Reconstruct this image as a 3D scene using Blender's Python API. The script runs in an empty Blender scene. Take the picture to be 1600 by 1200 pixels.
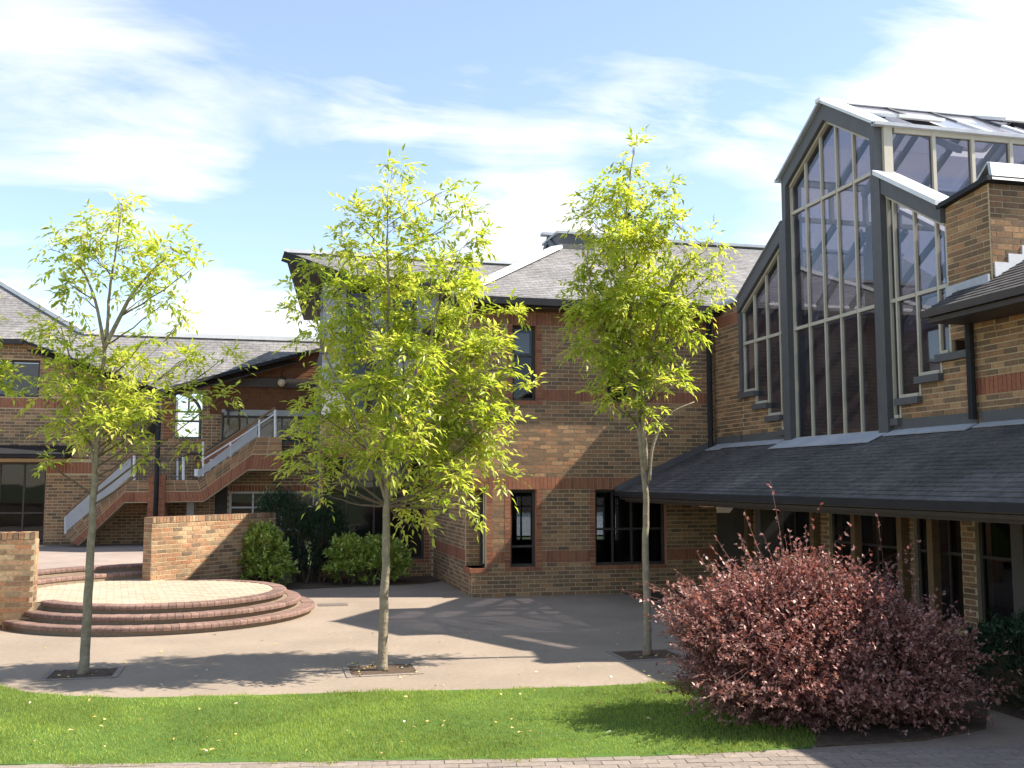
import bpy, math, random
import numpy as np
from mathutils import Matrix, Vector
random.seed(7); rng = np.random.default_rng(11)
R = math.radians
scene = bpy.context.scene
COL = scene.collection

# ------------------------------------------------------------------ camera
FPX, EYE, YAW, PITCH = 1567.0, 2.1, R(13.7), math.atan(152/1567.0)
cam_d = bpy.data.cameras.new('camera'); cam = bpy.data.objects.new('camera', cam_d); COL.objects.link(cam)
cam.location = (0, 0, EYE); cam.rotation_euler = (math.pi/2 + PITCH, 0, -YAW)
cam_d.sensor_width = 36; cam_d.lens = 36*FPX/1600; cam_d.clip_start = .1; cam_d.clip_end = 3000
scene.camera = cam
# ------------------------------------------------------------------ sky, sun, exposure
SUN_EL, SUN_AZ = R(47), R(14)          # sun stands right of the court, a little to the front
S = Vector((math.cos(SUN_EL)*math.cos(SUN_AZ), -math.cos(SUN_EL)*math.sin(SUN_AZ), math.sin(SUN_EL)))
world = bpy.data.worlds.new('World'); scene.world = world; world.use_nodes = True
scene.view_settings.view_transform = 'Standard'; scene.view_settings.look = 'None'
scene.view_settings.gamma = 1; scene.view_settings.exposure = 1.2
sun_d = bpy.data.lights.new('sun', 'SUN'); sun_d.energy = 5.0; sun_d.angle = R(.55); sun_d.color = (1, .92, .80)
sun = bpy.data.objects.new('sun', sun_d); COL.objects.link(sun)
sun.rotation_euler = S.to_track_quat('Z', 'Y').to_euler(); sun.location = (20, -5, 20)

def make_world():
    nt = world.node_tree; N = nt.nodes; L = nt.links
    for n in list(N): N.remove(n)
    out = N.new('ShaderNodeOutputWorld'); bg = N.new('ShaderNodeBackground'); bg.inputs[1].default_value = .12
    sky = N.new('ShaderNodeTexSky'); sky.sky_type = 'NISHITA'; sky.sun_disc = False
    sky.sun_elevation = SUN_EL; sky.sun_rotation = math.atan2(S.x, S.y); sky.air_density = 1.0; sky.dust_density = .1; sky.ozone_density = 2.0
    tc = N.new('ShaderNodeTexCoord'); sep = N.new('ShaderNodeSeparateXYZ'); L.new(tc.outputs['Generated'], sep.inputs[0])
    def math_(op, a, b=None, clamp=False):
        m = N.new('ShaderNodeMath'); m.operation = op; m.use_clamp = clamp
        for i, q in enumerate((a, b)):
            if q is None: continue
            if isinstance(q, (int, float)): m.inputs[i].default_value = q
            else: L.new(q, m.inputs[i])
        return m.outputs[0]
    # cloud layer: direction projected on a flat cloud deck
    den = math_('ADD', math_('MAXIMUM', sep.outputs[2], 0.0), .12)
    cx = math_('DIVIDE', sep.outputs[0], den); cy = math_('DIVIDE', sep.outputs[1], den)
    comb = N.new('ShaderNodeCombineXYZ'); L.new(cx, comb.inputs[0]); L.new(cy, comb.inputs[1]); comb.inputs[2].default_value = 3.1
    mp = N.new('ShaderNodeMapping'); L.new(comb.outputs[0], mp.inputs[0]); mp.inputs['Scale'].default_value = (.42, .95, 1); mp.inputs['Rotation'].default_value = (0, 0, R(-20)); mp.inputs['Location'].default_value = (1.3, .25, 0)
    n1 = N.new('ShaderNodeTexNoise'); n1.inputs['Scale'].default_value = 1.7; n1.inputs['Detail'].default_value = 9; n1.inputs['Roughness'].default_value = .56; n1.inputs['Distortion'].default_value = .6
    L.new(mp.outputs[0], n1.inputs['Vector'])
    cov = n1.outputs['Fac']
    n2 = N.new('ShaderNodeTexNoise'); n2.inputs['Scale'].default_value = 4.2; n2.inputs['Detail'].default_value = 10; n2.inputs['Roughness'].default_value = .62; n2.inputs['Distortion'].default_value = .5; L.new(mp.outputs[0], n2.inputs['Vector'])
    wisp = math_('MAXIMUM', math_('MULTIPLY', math_('SUBTRACT', n2.outputs['Fac'], .28), 4.0), .15)
    # the big cloud masses seen from the court (directions), their edges broken by the noise
    def blob(px_, py_, w, gain, prev):
        d = ray(px_, py_); d = d/np.linalg.norm(d)
        vm = N.new('ShaderNodeVectorMath'); vm.operation = 'DISTANCE'; L.new(tc.outputs['Generated'], vm.inputs[0]); vm.inputs[1].default_value = d
        t = math_('SUBTRACT', 1.0, math_('DIVIDE', vm.outputs['Value'], w), True)
        return math_('ADD', prev, math_('MULTIPLY', math_('MULTIPLY', t, wisp) if gain > 0 else t, gain*.8))
    for b in ((1500, 140, .15, .4), (1640, 130, .2, .34), (1310, 350, .12, .3), (1420, 310, .12, .28), (800, 360, .1, .32), (890, 395, .08, .26), (640, 205, .1, .26), (540, 180, .09, .22), (330, 150, .1, .18), (950, 170, .1, .24), (1080, 180, .1, .26), (1190, 185, .08, .2), (780, 180, .09, .22),
              (110, 85, .13, .26), (280, 285, .09, .28), (130, 255, .08, .18), (400, 490, .09, .42), (300, 500, .07, .3), (30, 430, .06, .26), (500, 505, .07, .26), (620, 50, .22, -.2), (950, 60, .16, -.16), (1230, 60, .12, -.14), (1080, 310, .13, -.26), (1000, 260, .07, -.12), (520, 330, .12, -.26), (350, 390, .09, -.2), (60, 330, .08, -.14), (250, 30, .1, -.12), (700, 280, .06, -.1)):
        cov = blob(*b, cov)
    ramp = N.new('ShaderNodeValToRGB'); L.new(cov, ramp.inputs[0])
    ramp.color_ramp.elements[0].position = .51; ramp.color_ramp.elements[0].color = (.14, .14, .14, 1)
    ramp.color_ramp.elements[1].position = .84; ramp.color_ramp.elements[1].color = (1, 1, 1, 1)
    mix = N.new('ShaderNodeMixRGB'); L.new(ramp.outputs[0], mix.inputs[0]); L.new(sky.outputs[0], mix.inputs[1]); mix.inputs[2].default_value = (4.85, 4.85, 4.85, 1)
    L.new(mix.outputs[0], bg.inputs[0]); L.new(bg.outputs[0], out.inputs[0])

# ------------------------------------------------------------------ photo pixel -> place
fw = np.array([math.sin(YAW)*math.cos(PITCH), math.cos(YAW)*math.cos(PITCH), math.sin(PITCH)])
rt = np.array([math.cos(YAW), -math.sin(YAW), 0.]); upv = np.cross(rt, fw); CAM = np.array([0, 0, EYE])
def ray(x, y): return fw + rt*(x-800)/FPX - upv*(y-600)/FPX
def gz(x, y, z=0.): r = ray(x, y); return CAM + r*(z-EYE)/r[2]
def gy(x, y, Y): r = ray(x, y); return CAM + r*Y/r[1]
def gx(x, y, X): r = ray(x, y); return CAM + r*X/r[0]
def gp(x, y, p0, n): r = ray(x, y); return CAM + r*np.dot(np.array(p0)-CAM, n)/np.dot(r, n)
def proj(p):
    d = np.array(p, float)-CAM; k = d@fw
    return 800+FPX*(d@rt)/k, 600-FPX*(d@upv)/k, k
make_world()

# ------------------------------------------------------------------ materials
MATS = {}
def mat(name, stops, rough=.8, scale=6., bump=.15, bscale=60., attr=False, spec=.3, metal=0., mott=.25, trans=None, stain=0.):
    m = bpy.data.materials.new(name); m.use_nodes = True; nt = m.node_tree; N = nt.nodes; L = nt.links
    b = N['Principled BSDF']; b.inputs['Roughness'].default_value = rough; b.inputs['Specular IOR Level'].default_value = spec; b.inputs['Metallic'].default_value = metal
    tc = N.new('ShaderNodeTexCoord'); geo = N.new('ShaderNodeNewGeometry')
    ns = N.new('ShaderNodeTexNoise'); ns.inputs['Scale'].default_value = scale; ns.inputs['Detail'].default_value = 6; ns.inputs['Roughness'].default_value = .65
    L.new(geo.outputs['Position'], ns.inputs['Vector'])
    ramp = N.new('ShaderNodeValToRGB'); cr = ramp.color_ramp
    while len(cr.elements) < len(stops): cr.elements.new(.5)
    for e, (p, c) in zip(cr.elements, stops): e.position = p; e.color = (*c, 1)
    if attr:
        at = N.new('ShaderNodeAttribute'); at.attribute_name = 'v'; oi = N.new('ShaderNodeObjectInfo')
        ad = N.new('ShaderNodeMath'); ad.operation = 'ADD'; L.new(at.outputs['Fac'], ad.inputs[0]); (ad.inputs[1].__setattr__('default_value', 0.) if attr == 'solo' else L.new(oi.outputs['Random'], ad.inputs[1]))
        fr = N.new('ShaderNodeMath'); fr.operation = 'FRACT'; L.new(ad.outputs[0], fr.inputs[0]); L.new(fr.outputs[0], ramp.inputs[0])
        col = ramp.outputs[0]
        mr = N.new('ShaderNodeMapRange'); L.new(ns.outputs['Fac'], mr.inputs[0]); mr.inputs[1].default_value = .3; mr.inputs[2].default_value = .7; mr.inputs[3].default_value = 1-mott; mr.inputs[4].default_value = 1+mott
        mu = N.new('ShaderNodeVectorMath'); mu.operation = 'SCALE'; L.new(col, mu.inputs[0]); L.new(mr.outputs[0], mu.inputs['Scale']); col = mu.outputs[0]
    else:
        mr = N.new('ShaderNodeMapRange'); L.new(ns.outputs['Fac'], mr.inputs[0]); mr.inputs[1].default_value = .25; mr.inputs[2].default_value = .75
        L.new(mr.outputs[0], ramp.inputs[0]); col = ramp.outputs[0]
    if stain:
        n3 = N.new('ShaderNodeTexNoise'); n3.inputs['Scale'].default_value = .9; n3.inputs['Detail'].default_value = 5; L.new(geo.outputs['Position'], n3.inputs['Vector'])
        m3 = N.new('ShaderNodeMapRange'); L.new(n3.outputs['Fac'], m3.inputs[0]); m3.inputs[1].default_value = .35; m3.inputs[2].default_value = .65; m3.inputs[3].default_value = 1-stain; m3.inputs[4].default_value = 1+stain*.6
        u3 = N.new('ShaderNodeVectorMath'); u3.operation = 'SCALE'; L.new(col, u3.inputs[0]); L.new(m3.outputs[0], u3.inputs['Scale']); col = u3.outputs[0]
    L.new(col, b.inputs['Base Color'])
    if bump:
        n2 = N.new('ShaderNodeTexNoise'); n2.inputs['Scale'].default_value = bscale; n2.inputs['Detail'].default_value = 4; L.new(geo.outputs['Position'], n2.inputs['Vector'])
        bp = N.new('ShaderNodeBump'); bp.inputs['Strength'].default_value = bump; bp.inputs['Distance'].default_value = .02; L.new(n2.outputs['Fac'], bp.inputs['Height']); L.new(bp.outputs[0], b.inputs['Normal'])
    if trans:
        tr = N.new('ShaderNodeBsdfTranslucent'); mx = N.new('ShaderNodeMixShader'); mx.inputs[0].default_value = trans[0]
        u4 = N.new('ShaderNodeVectorMath'); u4.operation = 'MULTIPLY'; L.new(col, u4.inputs[0]); u4.inputs[1].default_value = trans[1]; L.new(u4.outputs[0], tr.inputs[0])
        L.new(b.outputs[0], mx.inputs[1]); L.new(tr.outputs[0], mx.inputs[2]); L.new(mx.outputs[0], N['Material Output'].inputs[0])
    MATS[name] = m; return m

def glass(name, tint, ior=1.5, veil=0.):
    m = bpy.data.materials.new(name); m.use_nodes = True; N = m.node_tree.nodes; L = m.node_tree.links
    N.remove(N['Principled BSDF']); t = N.new('ShaderNodeBsdfTransparent'); t.inputs[0].default_value = (*tint, 1)
    g = N.new('ShaderNodeBsdfGlossy'); g.inputs['Roughness'].default_value = .02; g.inputs[0].default_value = (.85, .88, .95, 1)
    f = N.new('ShaderNodeFresnel'); f.inputs[0].default_value = ior
    tc = N.new('ShaderNodeNewGeometry'); nz = N.new('ShaderNodeTexNoise'); nz.inputs['Scale'].default_value = .8; L.new(tc.outputs['Position'], nz.inputs[0])
    bp = N.new('ShaderNodeBump'); bp.inputs['Strength'].default_value = .03; bp.inputs['Distance'].default_value = .1; L.new(nz.outputs['Fac'], bp.inputs['Height']); L.new(bp.outputs[0], g.inputs['Normal'])
    src = t.outputs[0]
    if veil:  # pale diffuse veil, lightens panes and holds back sun
        df = N.new('ShaderNodeBsdfDiffuse'); df.inputs[0].default_value = (.62, .6, .68, 1); m0 = N.new('ShaderNodeMixShader')
        nd = N.new('ShaderNodeTexNoise'); nd.inputs['Scale'].default_value = 1.3; nd.inputs['Detail'].default_value = 5; L.new(tc.outputs['Position'], nd.inputs[0])
        md = N.new('ShaderNodeMath'); md.operation = 'MULTIPLY'; L.new(nd.outputs['Fac'], md.inputs[0]); md.inputs[1].default_value = veil; L.new(md.outputs[0], m0.inputs[0]); L.new(src, m0.inputs[1]); L.new(df.outputs[0], m0.inputs[2]); src = m0.outputs[0]
    ib = N.new('ShaderNodeMath'); ib.operation = 'SUBTRACT'; ib.inputs[0].default_value = 1; L.new(tc.outputs['Backfacing'], ib.inputs[1])   # reflect only on the way in
    ff = N.new('ShaderNodeMath'); ff.operation = 'MULTIPLY'; L.new(f.outputs[0], ff.inputs[0]); L.new(ib.outputs[0], ff.inputs[1])
    mx = N.new('ShaderNodeMixShader'); L.new(ff.outputs[0], mx.inputs[0]); L.new(src, mx.inputs[1]); L.new(g.outputs[0], mx.inputs[2]); L.new(mx.outputs[0], N['Material Output'].inputs[0])
    MATS[name] = m

mat('brick_dark', [(0, (.17, .112, .072)), (.25, (.25, .15, .085)), (.4, (.39, .2, .10)), (.52, (.2, .13, .08)), (.68, (.315, .18, .095)), (.85, (.43, .26, .135)), (1, (.23, .142, .085))], attr=True, scale=30, mott=.3, rough=.9, stain=.15)
mat('brick_stock', [(0, (.2, .13, .08)), (.2, (.33, .215, .125)), (.4, (.32, .15, .08)), (.55, (.39, .28, .165)), (.75, (.14, .1, .07)), (1, (.34, .18, .095))], attr=True, scale=30, mott=.35, rough=.9, stain=.35)
mat('brick_red', [(0, (.29, .115, .065)), (.5, (.36, .15, .08)), (1, (.24, .09, .055))], attr=True, scale=30, mott=.25, rough=.88, stain=.12)
mat('brick_nosing', [(0, (.2, .125, .1)), (.5, (.245, .155, .125)), (1, (.165, .105, .088))], attr=True, scale=25, mott=.3, rough=.8, stain=.2)
mat('mortar', [(0, (.50, .39, .24)), (1, (.64, .51, .33))], rough=.95, scale=12)
mat('mortar_red', [(0, (.34, .15, .08)), (1, (.4, .2, .12))], rough=.95, scale=12)
mat('slate', [(0, (.085, .08, .083)), (.5, (.125, .115, .112)), (1, (.1, .092, .09))], attr=True, scale=14, mott=.35, rough=.88, stain=.25, spec=.15)
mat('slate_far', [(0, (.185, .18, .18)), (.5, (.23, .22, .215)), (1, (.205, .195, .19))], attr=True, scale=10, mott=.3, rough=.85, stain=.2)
mat('lead', [(0, (.34, .35, .38)), (1, (.48, .5, .53))], rough=.5, scale=5, spec=.5, bump=.08)
mat('lit_lead_and_white', [(0, (.66, .67, .68)), (1, (.8, .8, .8))], rough=.5, scale=4, bump=.05)  # lighter copy of lead for sunlit ridges and verges, also white-painted parts
mat('frame_dark', [(0, (.085, .083, .083)), (1, (.115, .112, .112))], rough=.6, scale=5, spec=.4, bump=.05)
mat('gutter', [(0, (.018, .018, .02)), (1, (.03, .03, .033))], rough=.6, scale=5, spec=.2, bump=0)
mat('mullion', [(0, (.46, .41, .32)), (1, (.56, .5, .4))], rough=.5, scale=4, bump=.04)
mat('mullion_white', [(0, (.62, .62, .6)), (1, (.74, .74, .72))], rough=.5, scale=4, bump=.04)
mat('timber', [(0, (.17, .105, .055)), (1, (.26, .165, .085))], rough=.7, scale=9)
mat('timber_dark', [(0, (.05, .04, .035)), (1, (.075, .06, .05))], rough=.55, scale=9)
mat('tile_hung', [(0, (.13, .056, .028)), (.5, (.165, .072, .034)), (1, (.11, .048, .026))], attr=True, rough=.85, scale=20)  # tile colours darkened to carry the shade of the roof overhang
mat('panel_grey', [(0, (.32, .32, .33)), (1, (.42, .42, .42))], rough=.55, scale=3, bump=.05)
mat('interior', [(0, (.1, .085, .07)), (1, (.15, .13, .11))], rough=.9, scale=2, bump=0)
mat('tarmac', [(0, (.27, .215, .165)), (.5, (.305, .245, .19)), (1, (.34, .275, .215))], rough=.95, scale=14, bump=.6, bscale=140, stain=.11)
mat('paver', [(0, (.42, .335, .245)), (.5, (.465, .375, .28)), (1, (.39, .305, .22))], attr=True, scale=18, mott=.18, rough=.92, stain=.1)
mat('paver_pink', [(0, (.225, .185, .155)), (.5, (.26, .215, .18)), (1, (.2, .165, .14))], attr=True, scale=25, mott=.2, rough=.92)
mat('joint', [(0, (.2, .15, .11)), (1, (.28, .22, .16))], rough=1, scale=20)
mat('terrace_paving', [(0, (.27, .215, .185)), (1, (.33, .265, .225))], rough=.95, scale=3, bump=.3, stain=.12)
mat('soil', [(0, (.06, .04, .028)), (1, (.13, .09, .06))], rough=1, scale=12, bump=.9, bscale=40)
mat('turf', [(0, (.05, .10, .015)), (1, (.085, .16, .025))], rough=1, scale=5, bump=.5)
mat('land', [(0, (.06, .09, .03)), (1, (.1, .12, .05))], rough=1, scale=.2)
mat('blade', [(0, (.19, .26, .045)), (.4, (.285, .365, .07)), (.8, (.38, .44, .11)), (1, (.5, .48, .2))], attr='solo', scale=1.2, mott=.3, rough=.6, bump=0, trans=(.45, (1.25, 1.2, .8)), stain=.3)
mat('leaf_ash', [(0, (.24, .33, .035)), (.3, (.39, .47, .065)), (.65, (.52, .58, .11)), (.9, (.64, .65, .18)), (1, (.6, .42, .1))], attr='solo', scale=2, mott=.2, rough=.38, bump=0, spec=.55, trans=(.52, (1.35, 1.3, .7)))
mat('leaf_laurel', [(0, (.10, .17, .03)), (.4, (.24, .33, .06)), (.8, (.44, .5, .1)), (1, (.58, .56, .15))], attr='solo', scale=4, mott=.25, rough=.35, bump=0, spec=.5, trans=(.2, (1.2, 1.2, .6)))
mat('leaf_yew', [(0, (.012, .032, .015)), (.5, (.02, .05, .02)), (1, (.035, .07, .025))], attr='solo', scale=4, mott=.25, rough=.6, bump=0)
mat('leaf_berberis', [(0, (.10, .05, .037)), (.3, (.23, .105, .085)), (.6, (.38, .2, .17)), (.82, (.54, .35, .3)), (.9, (.25, .22, .1)), (1, (.15, .16, .06))], attr='solo', scale=3, mott=.3, rough=.45, bump=0, spec=.45, trans=(.25, (1.4, .8, .7)))
mat('leaf_fallen', [(0, (.5, .38, .08)), (.5, (.6, .5, .2)), (.8, (.35, .2, .07)), (1, (.75, .72, .6))], attr='solo', scale=4, rough=.7, bump=0)
mat('bark', [(0, (.17, .14, .095)), (.5, (.26, .22, .155)), (1, (.38, .33, .245))], rough=.9, scale=14, bump=.6, bscale=45)
mat('twig', [(0, (.10, .075, .05)), (1, (.17, .13, .09))], rough=.9, scale=14, bump=0)
mat('twig_red', [(0, (.09, .04, .035)), (1, (.15, .07, .055))], rough=.8, scale=14, bump=0)
mat('globe', [(0, (.5, .41, .28)), (1, (.56, .46, .32))], rough=.3, scale=3, bump=0)
mat('iron', [(0, (.12, .1, .085)), (1, (.2, .17, .145))], rough=.7, scale=30, bump=.5)
glass('glass_clear', (.9, .9, .92)); glass('glass', (.68, .69, .72)); glass('glass_hall', (.64, .63, .67), 1.7, .04); glass('glass_lantern', (.7, .7, .74), 2.0, .8); glass('glass_roof', (.6, .6, .66), 2.0)

# ------------------------------------------------------------------ mesh building
class MB:
    def __init__(s): s.v = []; s.f = []; s.r = []; s.n = 0
    def add(s, vs, fs, r=0.):
        b = s.n; s.v.extend([tuple(map(float, p)) for p in vs]); s.n += len(vs)
        for f in fs: s.f.append(tuple(b+i for i in f)); s.r.append(r)
    def obox(s, o, a, b, c, r=0., skip=()):
        o, a, b, c = (np.array(q, float) for q in (o, a, b, c))
        if np.dot(np.cross(a, b), c) < 0: a, b = b, a
        vs = [o, o+a, o+a+b, o+b, o+c, o+a+c, o+a+b+c, o+b+c]
        s.add(vs, [f for i, f in enumerate(((0, 3, 2, 1), (4, 5, 6, 7), (0, 1, 5, 4), (1, 2, 6, 5), (2, 3, 7, 6), (3, 0, 4, 7))) if i not in skip], r)
    def box(s, lo, hi, r=0.):
        s.obox(lo, (hi[0]-lo[0], 0, 0), (0, hi[1]-lo[1], 0), (0, 0, hi[2]-lo[2]), r)
    def prism(s, pts, ext, r=0.):
        n = len(pts); p = [np.array(q, float) for q in pts]; e = np.array(ext, float)
        nn = np.zeros(3)
        for i in range(n): nn += np.cross(p[i], p[(i+1) % n])
        if nn@e < 0: p = p[::-1]
        s.add(p + [q+e for q in p], [tuple(range(n))[::-1], tuple(range(n, 2*n))] + [(i, (i+1) % n, n+(i+1) % n, n+i) for i in range(n)], r)
    def bar(s, a, b, w, d, up=(0, 0, 1)):      # straight bar of rectangular section between two points
        a, b = np.array(a, float), np.array(b, float); t = b-a; L = np.linalg.norm(t); t /= L
        u = np.cross(t, np.array(up, float)); u /= np.linalg.norm(u); v = np.cross(u, t)
        s.obox(a - u*w/2 - v*d/2, u*w, v*d, t*L)
    def tube(s, pts, rad, n=6, cap=True, r=0.):
        P = np.array(pts, float); m = len(P); rad = np.broadcast_to(rad, (m,)) if np.ndim(rad) else np.full(m, rad)
        T = np.gradient(P, axis=0); T /= np.linalg.norm(T, axis=1)[:, None]+1e-9
        ref = np.array([.3, .5, .81]) if abs(T[0][2]) < .9 else np.array([1., .2, 0])
        vs = []
        for i in range(m):
            u = np.cross(T[i], ref); u /= np.linalg.norm(u)+1e-9; w = np.cross(T[i], u)
            for k in range(n):
                a = 2*math.pi*k/n; vs.append(P[i]+rad[i]*(math.cos(a)*u+math.sin(a)*w))
        fs = [(i*n+k, i*n+(k+1) % n, (i+1)*n+(k+1) % n, (i+1)*n+k) for i in range(m-1) for k in range(n)]
        if cap: fs += [tuple(range(n))[::-1], tuple(range((m-1)*n, m*n))]
        s.add(vs, fs, r)
    def build(s, name, m, parent=None, smooth=False, kind=None):
        me = bpy.data.meshes.new(name); me.from_pydata(s.v, [], s.f)
        if s.r: 
            at = me.attributes.new('v', 'FLOAT', 'FACE'); at.data.foreach_set('value', np.array(s.r, np.float32))
        if smooth: me.polygons.foreach_set('use_smooth', [True]*len(me.polygons))
        return obj(name, me, m, parent, kind)
LOC = {}
def obj(name, me, m, parent=None, kind=None):
    if m and not me.materials: me.materials.append(MATS[m])
    o = bpy.data.objects.new(name, me); COL.objects.link(o)
    if parent is not None: attach(o, parent)
    if kind: o['kind'] = kind
    return o
def attach(o, parent):
    o.parent = parent
    l = LOC.get(parent.name)
    if l is not None: o.matrix_parent_inverse = Matrix.Translation(-Vector(l))
def thing(name, label, cat, loc=(0, 0, 0), group=None):
    o = bpy.data.objects.new(name, None); COL.objects.link(o); o.location = loc; o.empty_display_size = .2
    LOC[o.name] = tuple(loc); o['label'] = label; o['category'] = cat
    if group: o['group'] = group
    return o
def tag(o, label, cat, group=None):
    o['label'] = label; o['category'] = cat
    if group: o['group'] = group
    return o
def raw(name, V, F, vals, m, parent=None, kind=None):    # big numpy mesh of equal-sided faces
    me = bpy.data.meshes.new(name); V = np.ascontiguousarray(V, np.float32); F = np.ascontiguousarray(F, np.int32); k = F.shape[1]
    me.vertices.add(len(V)); me.vertices.foreach_set('co', V.ravel())
    me.loops.add(F.size); me.loops.foreach_set('vertex_index', F.ravel())
    me.polygons.add(len(F)); me.polygons.foreach_set('loop_start', np.arange(0, F.size, k, dtype=np.int32))
    me.update(calc_edges=True); me.validate()
    at = me.attributes.new('v', 'FLOAT', 'FACE'); at.data.foreach_set('value', np.ascontiguousarray(vals, np.float32))
    return obj(name, me, m, parent, kind)
def norm(v): v = np.array(v, float); return v/np.linalg.norm(v)

# ---- coursed pieces (bricks, slates, pavers) laid on any flat outline
def spans(poly, v):
    xs = []; n = len(poly)
    for i in range(n):
        (u0, v0), (u1, v1) = poly[i], poly[(i+1) % n]
        if (v0 <= v) != (v1 <= v): xs.append(u0+(u1-u0)*(v-v0)/(v1-v0))
    xs.sort(); return list(zip(xs[::2], xs[1::2]))
def cut(ivs, a, b):
    o = []
    for x, y in ivs:
        if b <= x or a >= y: o.append((x, y)); continue
        if a > x: o.append((x, a))
        if b < y: o.append((b, y))
    return o
def courses(poly, holes, ch, bl, j, v_start=None, bond=.5, minw=.03):
    vs = [p[1] for p in poly]; v = min(vs) if v_start is None else v_start; k = 0; out = []
    while v < max(vs)-.01:
        h = min(ch, max(vs)-v)-j; mid = v+h/2
        iv = spans(poly, mid)
        for (a, b, c, d) in holes:
            if b < v+h-.004 and d > v+.004: iv = cut(iv, a, c)
        off = (k % 2)*bond*bl
        for x, y in iv:
            n0 = math.floor((x-off)/bl); u = off+n0*bl
            while u < y-1e-6:
                a, b = max(u, x)+j/2, min(u+bl, y)-j/2
                if b-a > minw: out.append((a, v+j/2, b-a, h))
                u += bl
        v += ch; k += 1
    return out
PIECES = {}
def lay(name, stuffname, rects, O, U, V, N, m, parent, nind=0, proud=(.005, .009), tilt=0., depth=.0):
    O, U, V, N = (np.array(q, float) for q in (O, U, V, N))
    rect = np.array(rects)
    if not len(rect): return
    cen = O + (rect[:, 0]+rect[:, 2]/2)[:, None]*U + (rect[:, 1]+rect[:, 3]/2)[:, None]*V
    d = cen-CAM; k = d@fw; X = 800+FPX*(d@rt)/k; Y = 600-FPX*(d@upv)/k
    dist = np.linalg.norm(d, axis=1); ok = (k > .5) & (X > 5) & (X < 1595) & (Y > 5) & (Y < 1195)
    order = [i for i in np.argsort(dist + np.where(ok, 0, 1e6)) if ok[i]][:nind]; sel = set(order)
    pr = rng.uniform(proud[0], proud[1], len(rect)); rv = rng.random(len(rect))
    mb = MB()
    for i, (u, v, w, h) in enumerate(rect):
        p = pr[i]
        if i in sel:
            key = (name, m, round(w, 2), round(h, 3), round(p, 3), round(tilt, 3), depth)
            me = PIECES.get(key)
            if me is None:
                q = MB(); solid(q, np.zeros(3), np.array([1., 0, 0]), np.array([0, 1., 0]), np.array([0, 0, 1.]), 0, 0, w, h, p, tilt, depth, 0.)
                me = bpy.data.meshes.new(name); me.from_pydata(q.v, [], q.f); me.materials.append(MATS[m]); PIECES[key] = me
            o = bpy.data.objects.new(name, me); COL.objects.link(o); attach(o, parent)
            P = O+u*U+v*V
            o.matrix_basis = Matrix(((U[0], V[0], N[0], P[0]), (U[1], V[1], N[1], P[1]), (U[2], V[2], N[2], P[2]), (0, 0, 0, 1)))
        else: solid(mb, O, U, V, N, u, v, w, h, p, tilt, depth, rv[i])
    if mb.n: mb.build(stuffname, m, parent, kind='stuff')
def solid(mb, O, U, V, N, u, v, w, h, p, tilt, depth, r):
    a = O+u*U+v*V; b = a+w*U; c = b+h*V; d = a+h*V
    lo, hi = p+tilt, p
    vs = [a-depth*N, b-depth*N, c-depth*N, d-depth*N, a+lo*N, b+lo*N, c+hi*N, d+hi*N]
    fs = [(4, 5, 6, 7), (0, 1, 5, 4), (1, 2, 6, 5), (2, 3, 7, 6), (3, 0, 4, 7)]
    if np.dot(np.cross(U, V), N) < 0: fs = [f[::-1] for f in fs]
    mb.add(vs, fs, r)

def wall(th, O, U, N, poly, holes=(), bands=(), reds=(), thick=.3, bm='brick_dark', nind=0, name='wall', core='mortar', quoin_depth=.1):
    """poly and holes in (u, z); bands = soldier courses, reds = stacked red bricks round openings"""
    O, U, N = np.array(O, float), norm(U), norm(N); V = np.array([0, 0, 1.])
    vb = sorted({round(p[1], 4) for p in poly} | {round(q, 4) for h in holes for q in (h[1], h[3])}); vb = [q for q in vb if min(p[1] for p in poly)-1e-6 <= q <= max(p[1] for p in poly)+1e-6]
    mb = MB(); e = 1e-4
    for v0, v1 in zip(vb, vb[1:]):
        if v1-v0 < 2*e: continue
        lo, hi = spans(poly, v0+e), spans(poly, v1-e)
        for h in holes:
            if h[1] < (v0+v1)/2 < h[3]: lo, hi = cut(lo, h[0], h[2]), cut(hi, h[0], h[2])
        if len(lo) != len(hi): lo = hi = (lo if len(lo) < len(hi) else hi)
        for (a, b), (c, d) in zip(lo, hi):
            pts = [O+a*U+v0*V, O+b*U+v0*V, O+d*U+v1*V, O+c*U+v1*V]
            if d-c < 1e-3: pts = pts[:3]
            mb.prism(pts, -N*thick)
    w = mb.build(name, core, th)
    blk = list(holes)+list(bands)+list(reds)
    lay('brick', 'brickwork', courses(poly, blk, .075, .225, .014), O, U, V, N, bm, w, nind)
    rr = []
    for (a, b, c, d) in bands:
        n = max(1, round((c-a)/.075)); s_ = (c-a)/n
        iv = [(a, c)]
        for h in list(holes):
            if h[1] < (b+d)/2 < h[3]: iv = cut(iv, h[0], h[2])
        for x, y in iv:
            n = max(1, round((y-x)/.075)); s_ = (y-x)/n
            rr += [(x+i*s_+.005, b+.005, s_-.01, d-b-.01) for i in range(n)]
    if rr: lay('brick', 'soldier_course', rr, O, U, V, N, 'brick_red', w, 0, (.009, .012))
    q = []
    for (a, b, c, d) in reds:
        if c-a > d-b:      # sill: bricks on edge
            n = max(1, round((c-a)/.075)); s_ = (c-a)/n; q += [(a+i*s_+.004, b+.004, s_-.008, d-b-.006) for i in range(n)]
        else:
            n = max(1, round((d-b)/.075)); s_ = (d-b)/n; q += [(a+.001, b+i*s_+.004, c-a-.002, s_-.01) for i in range(n)]
    if q: lay('brick', 'red_brick_surround', q, O, U, V, N, 'brick_red', w, 0, (.01, .014))
    return w
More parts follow.
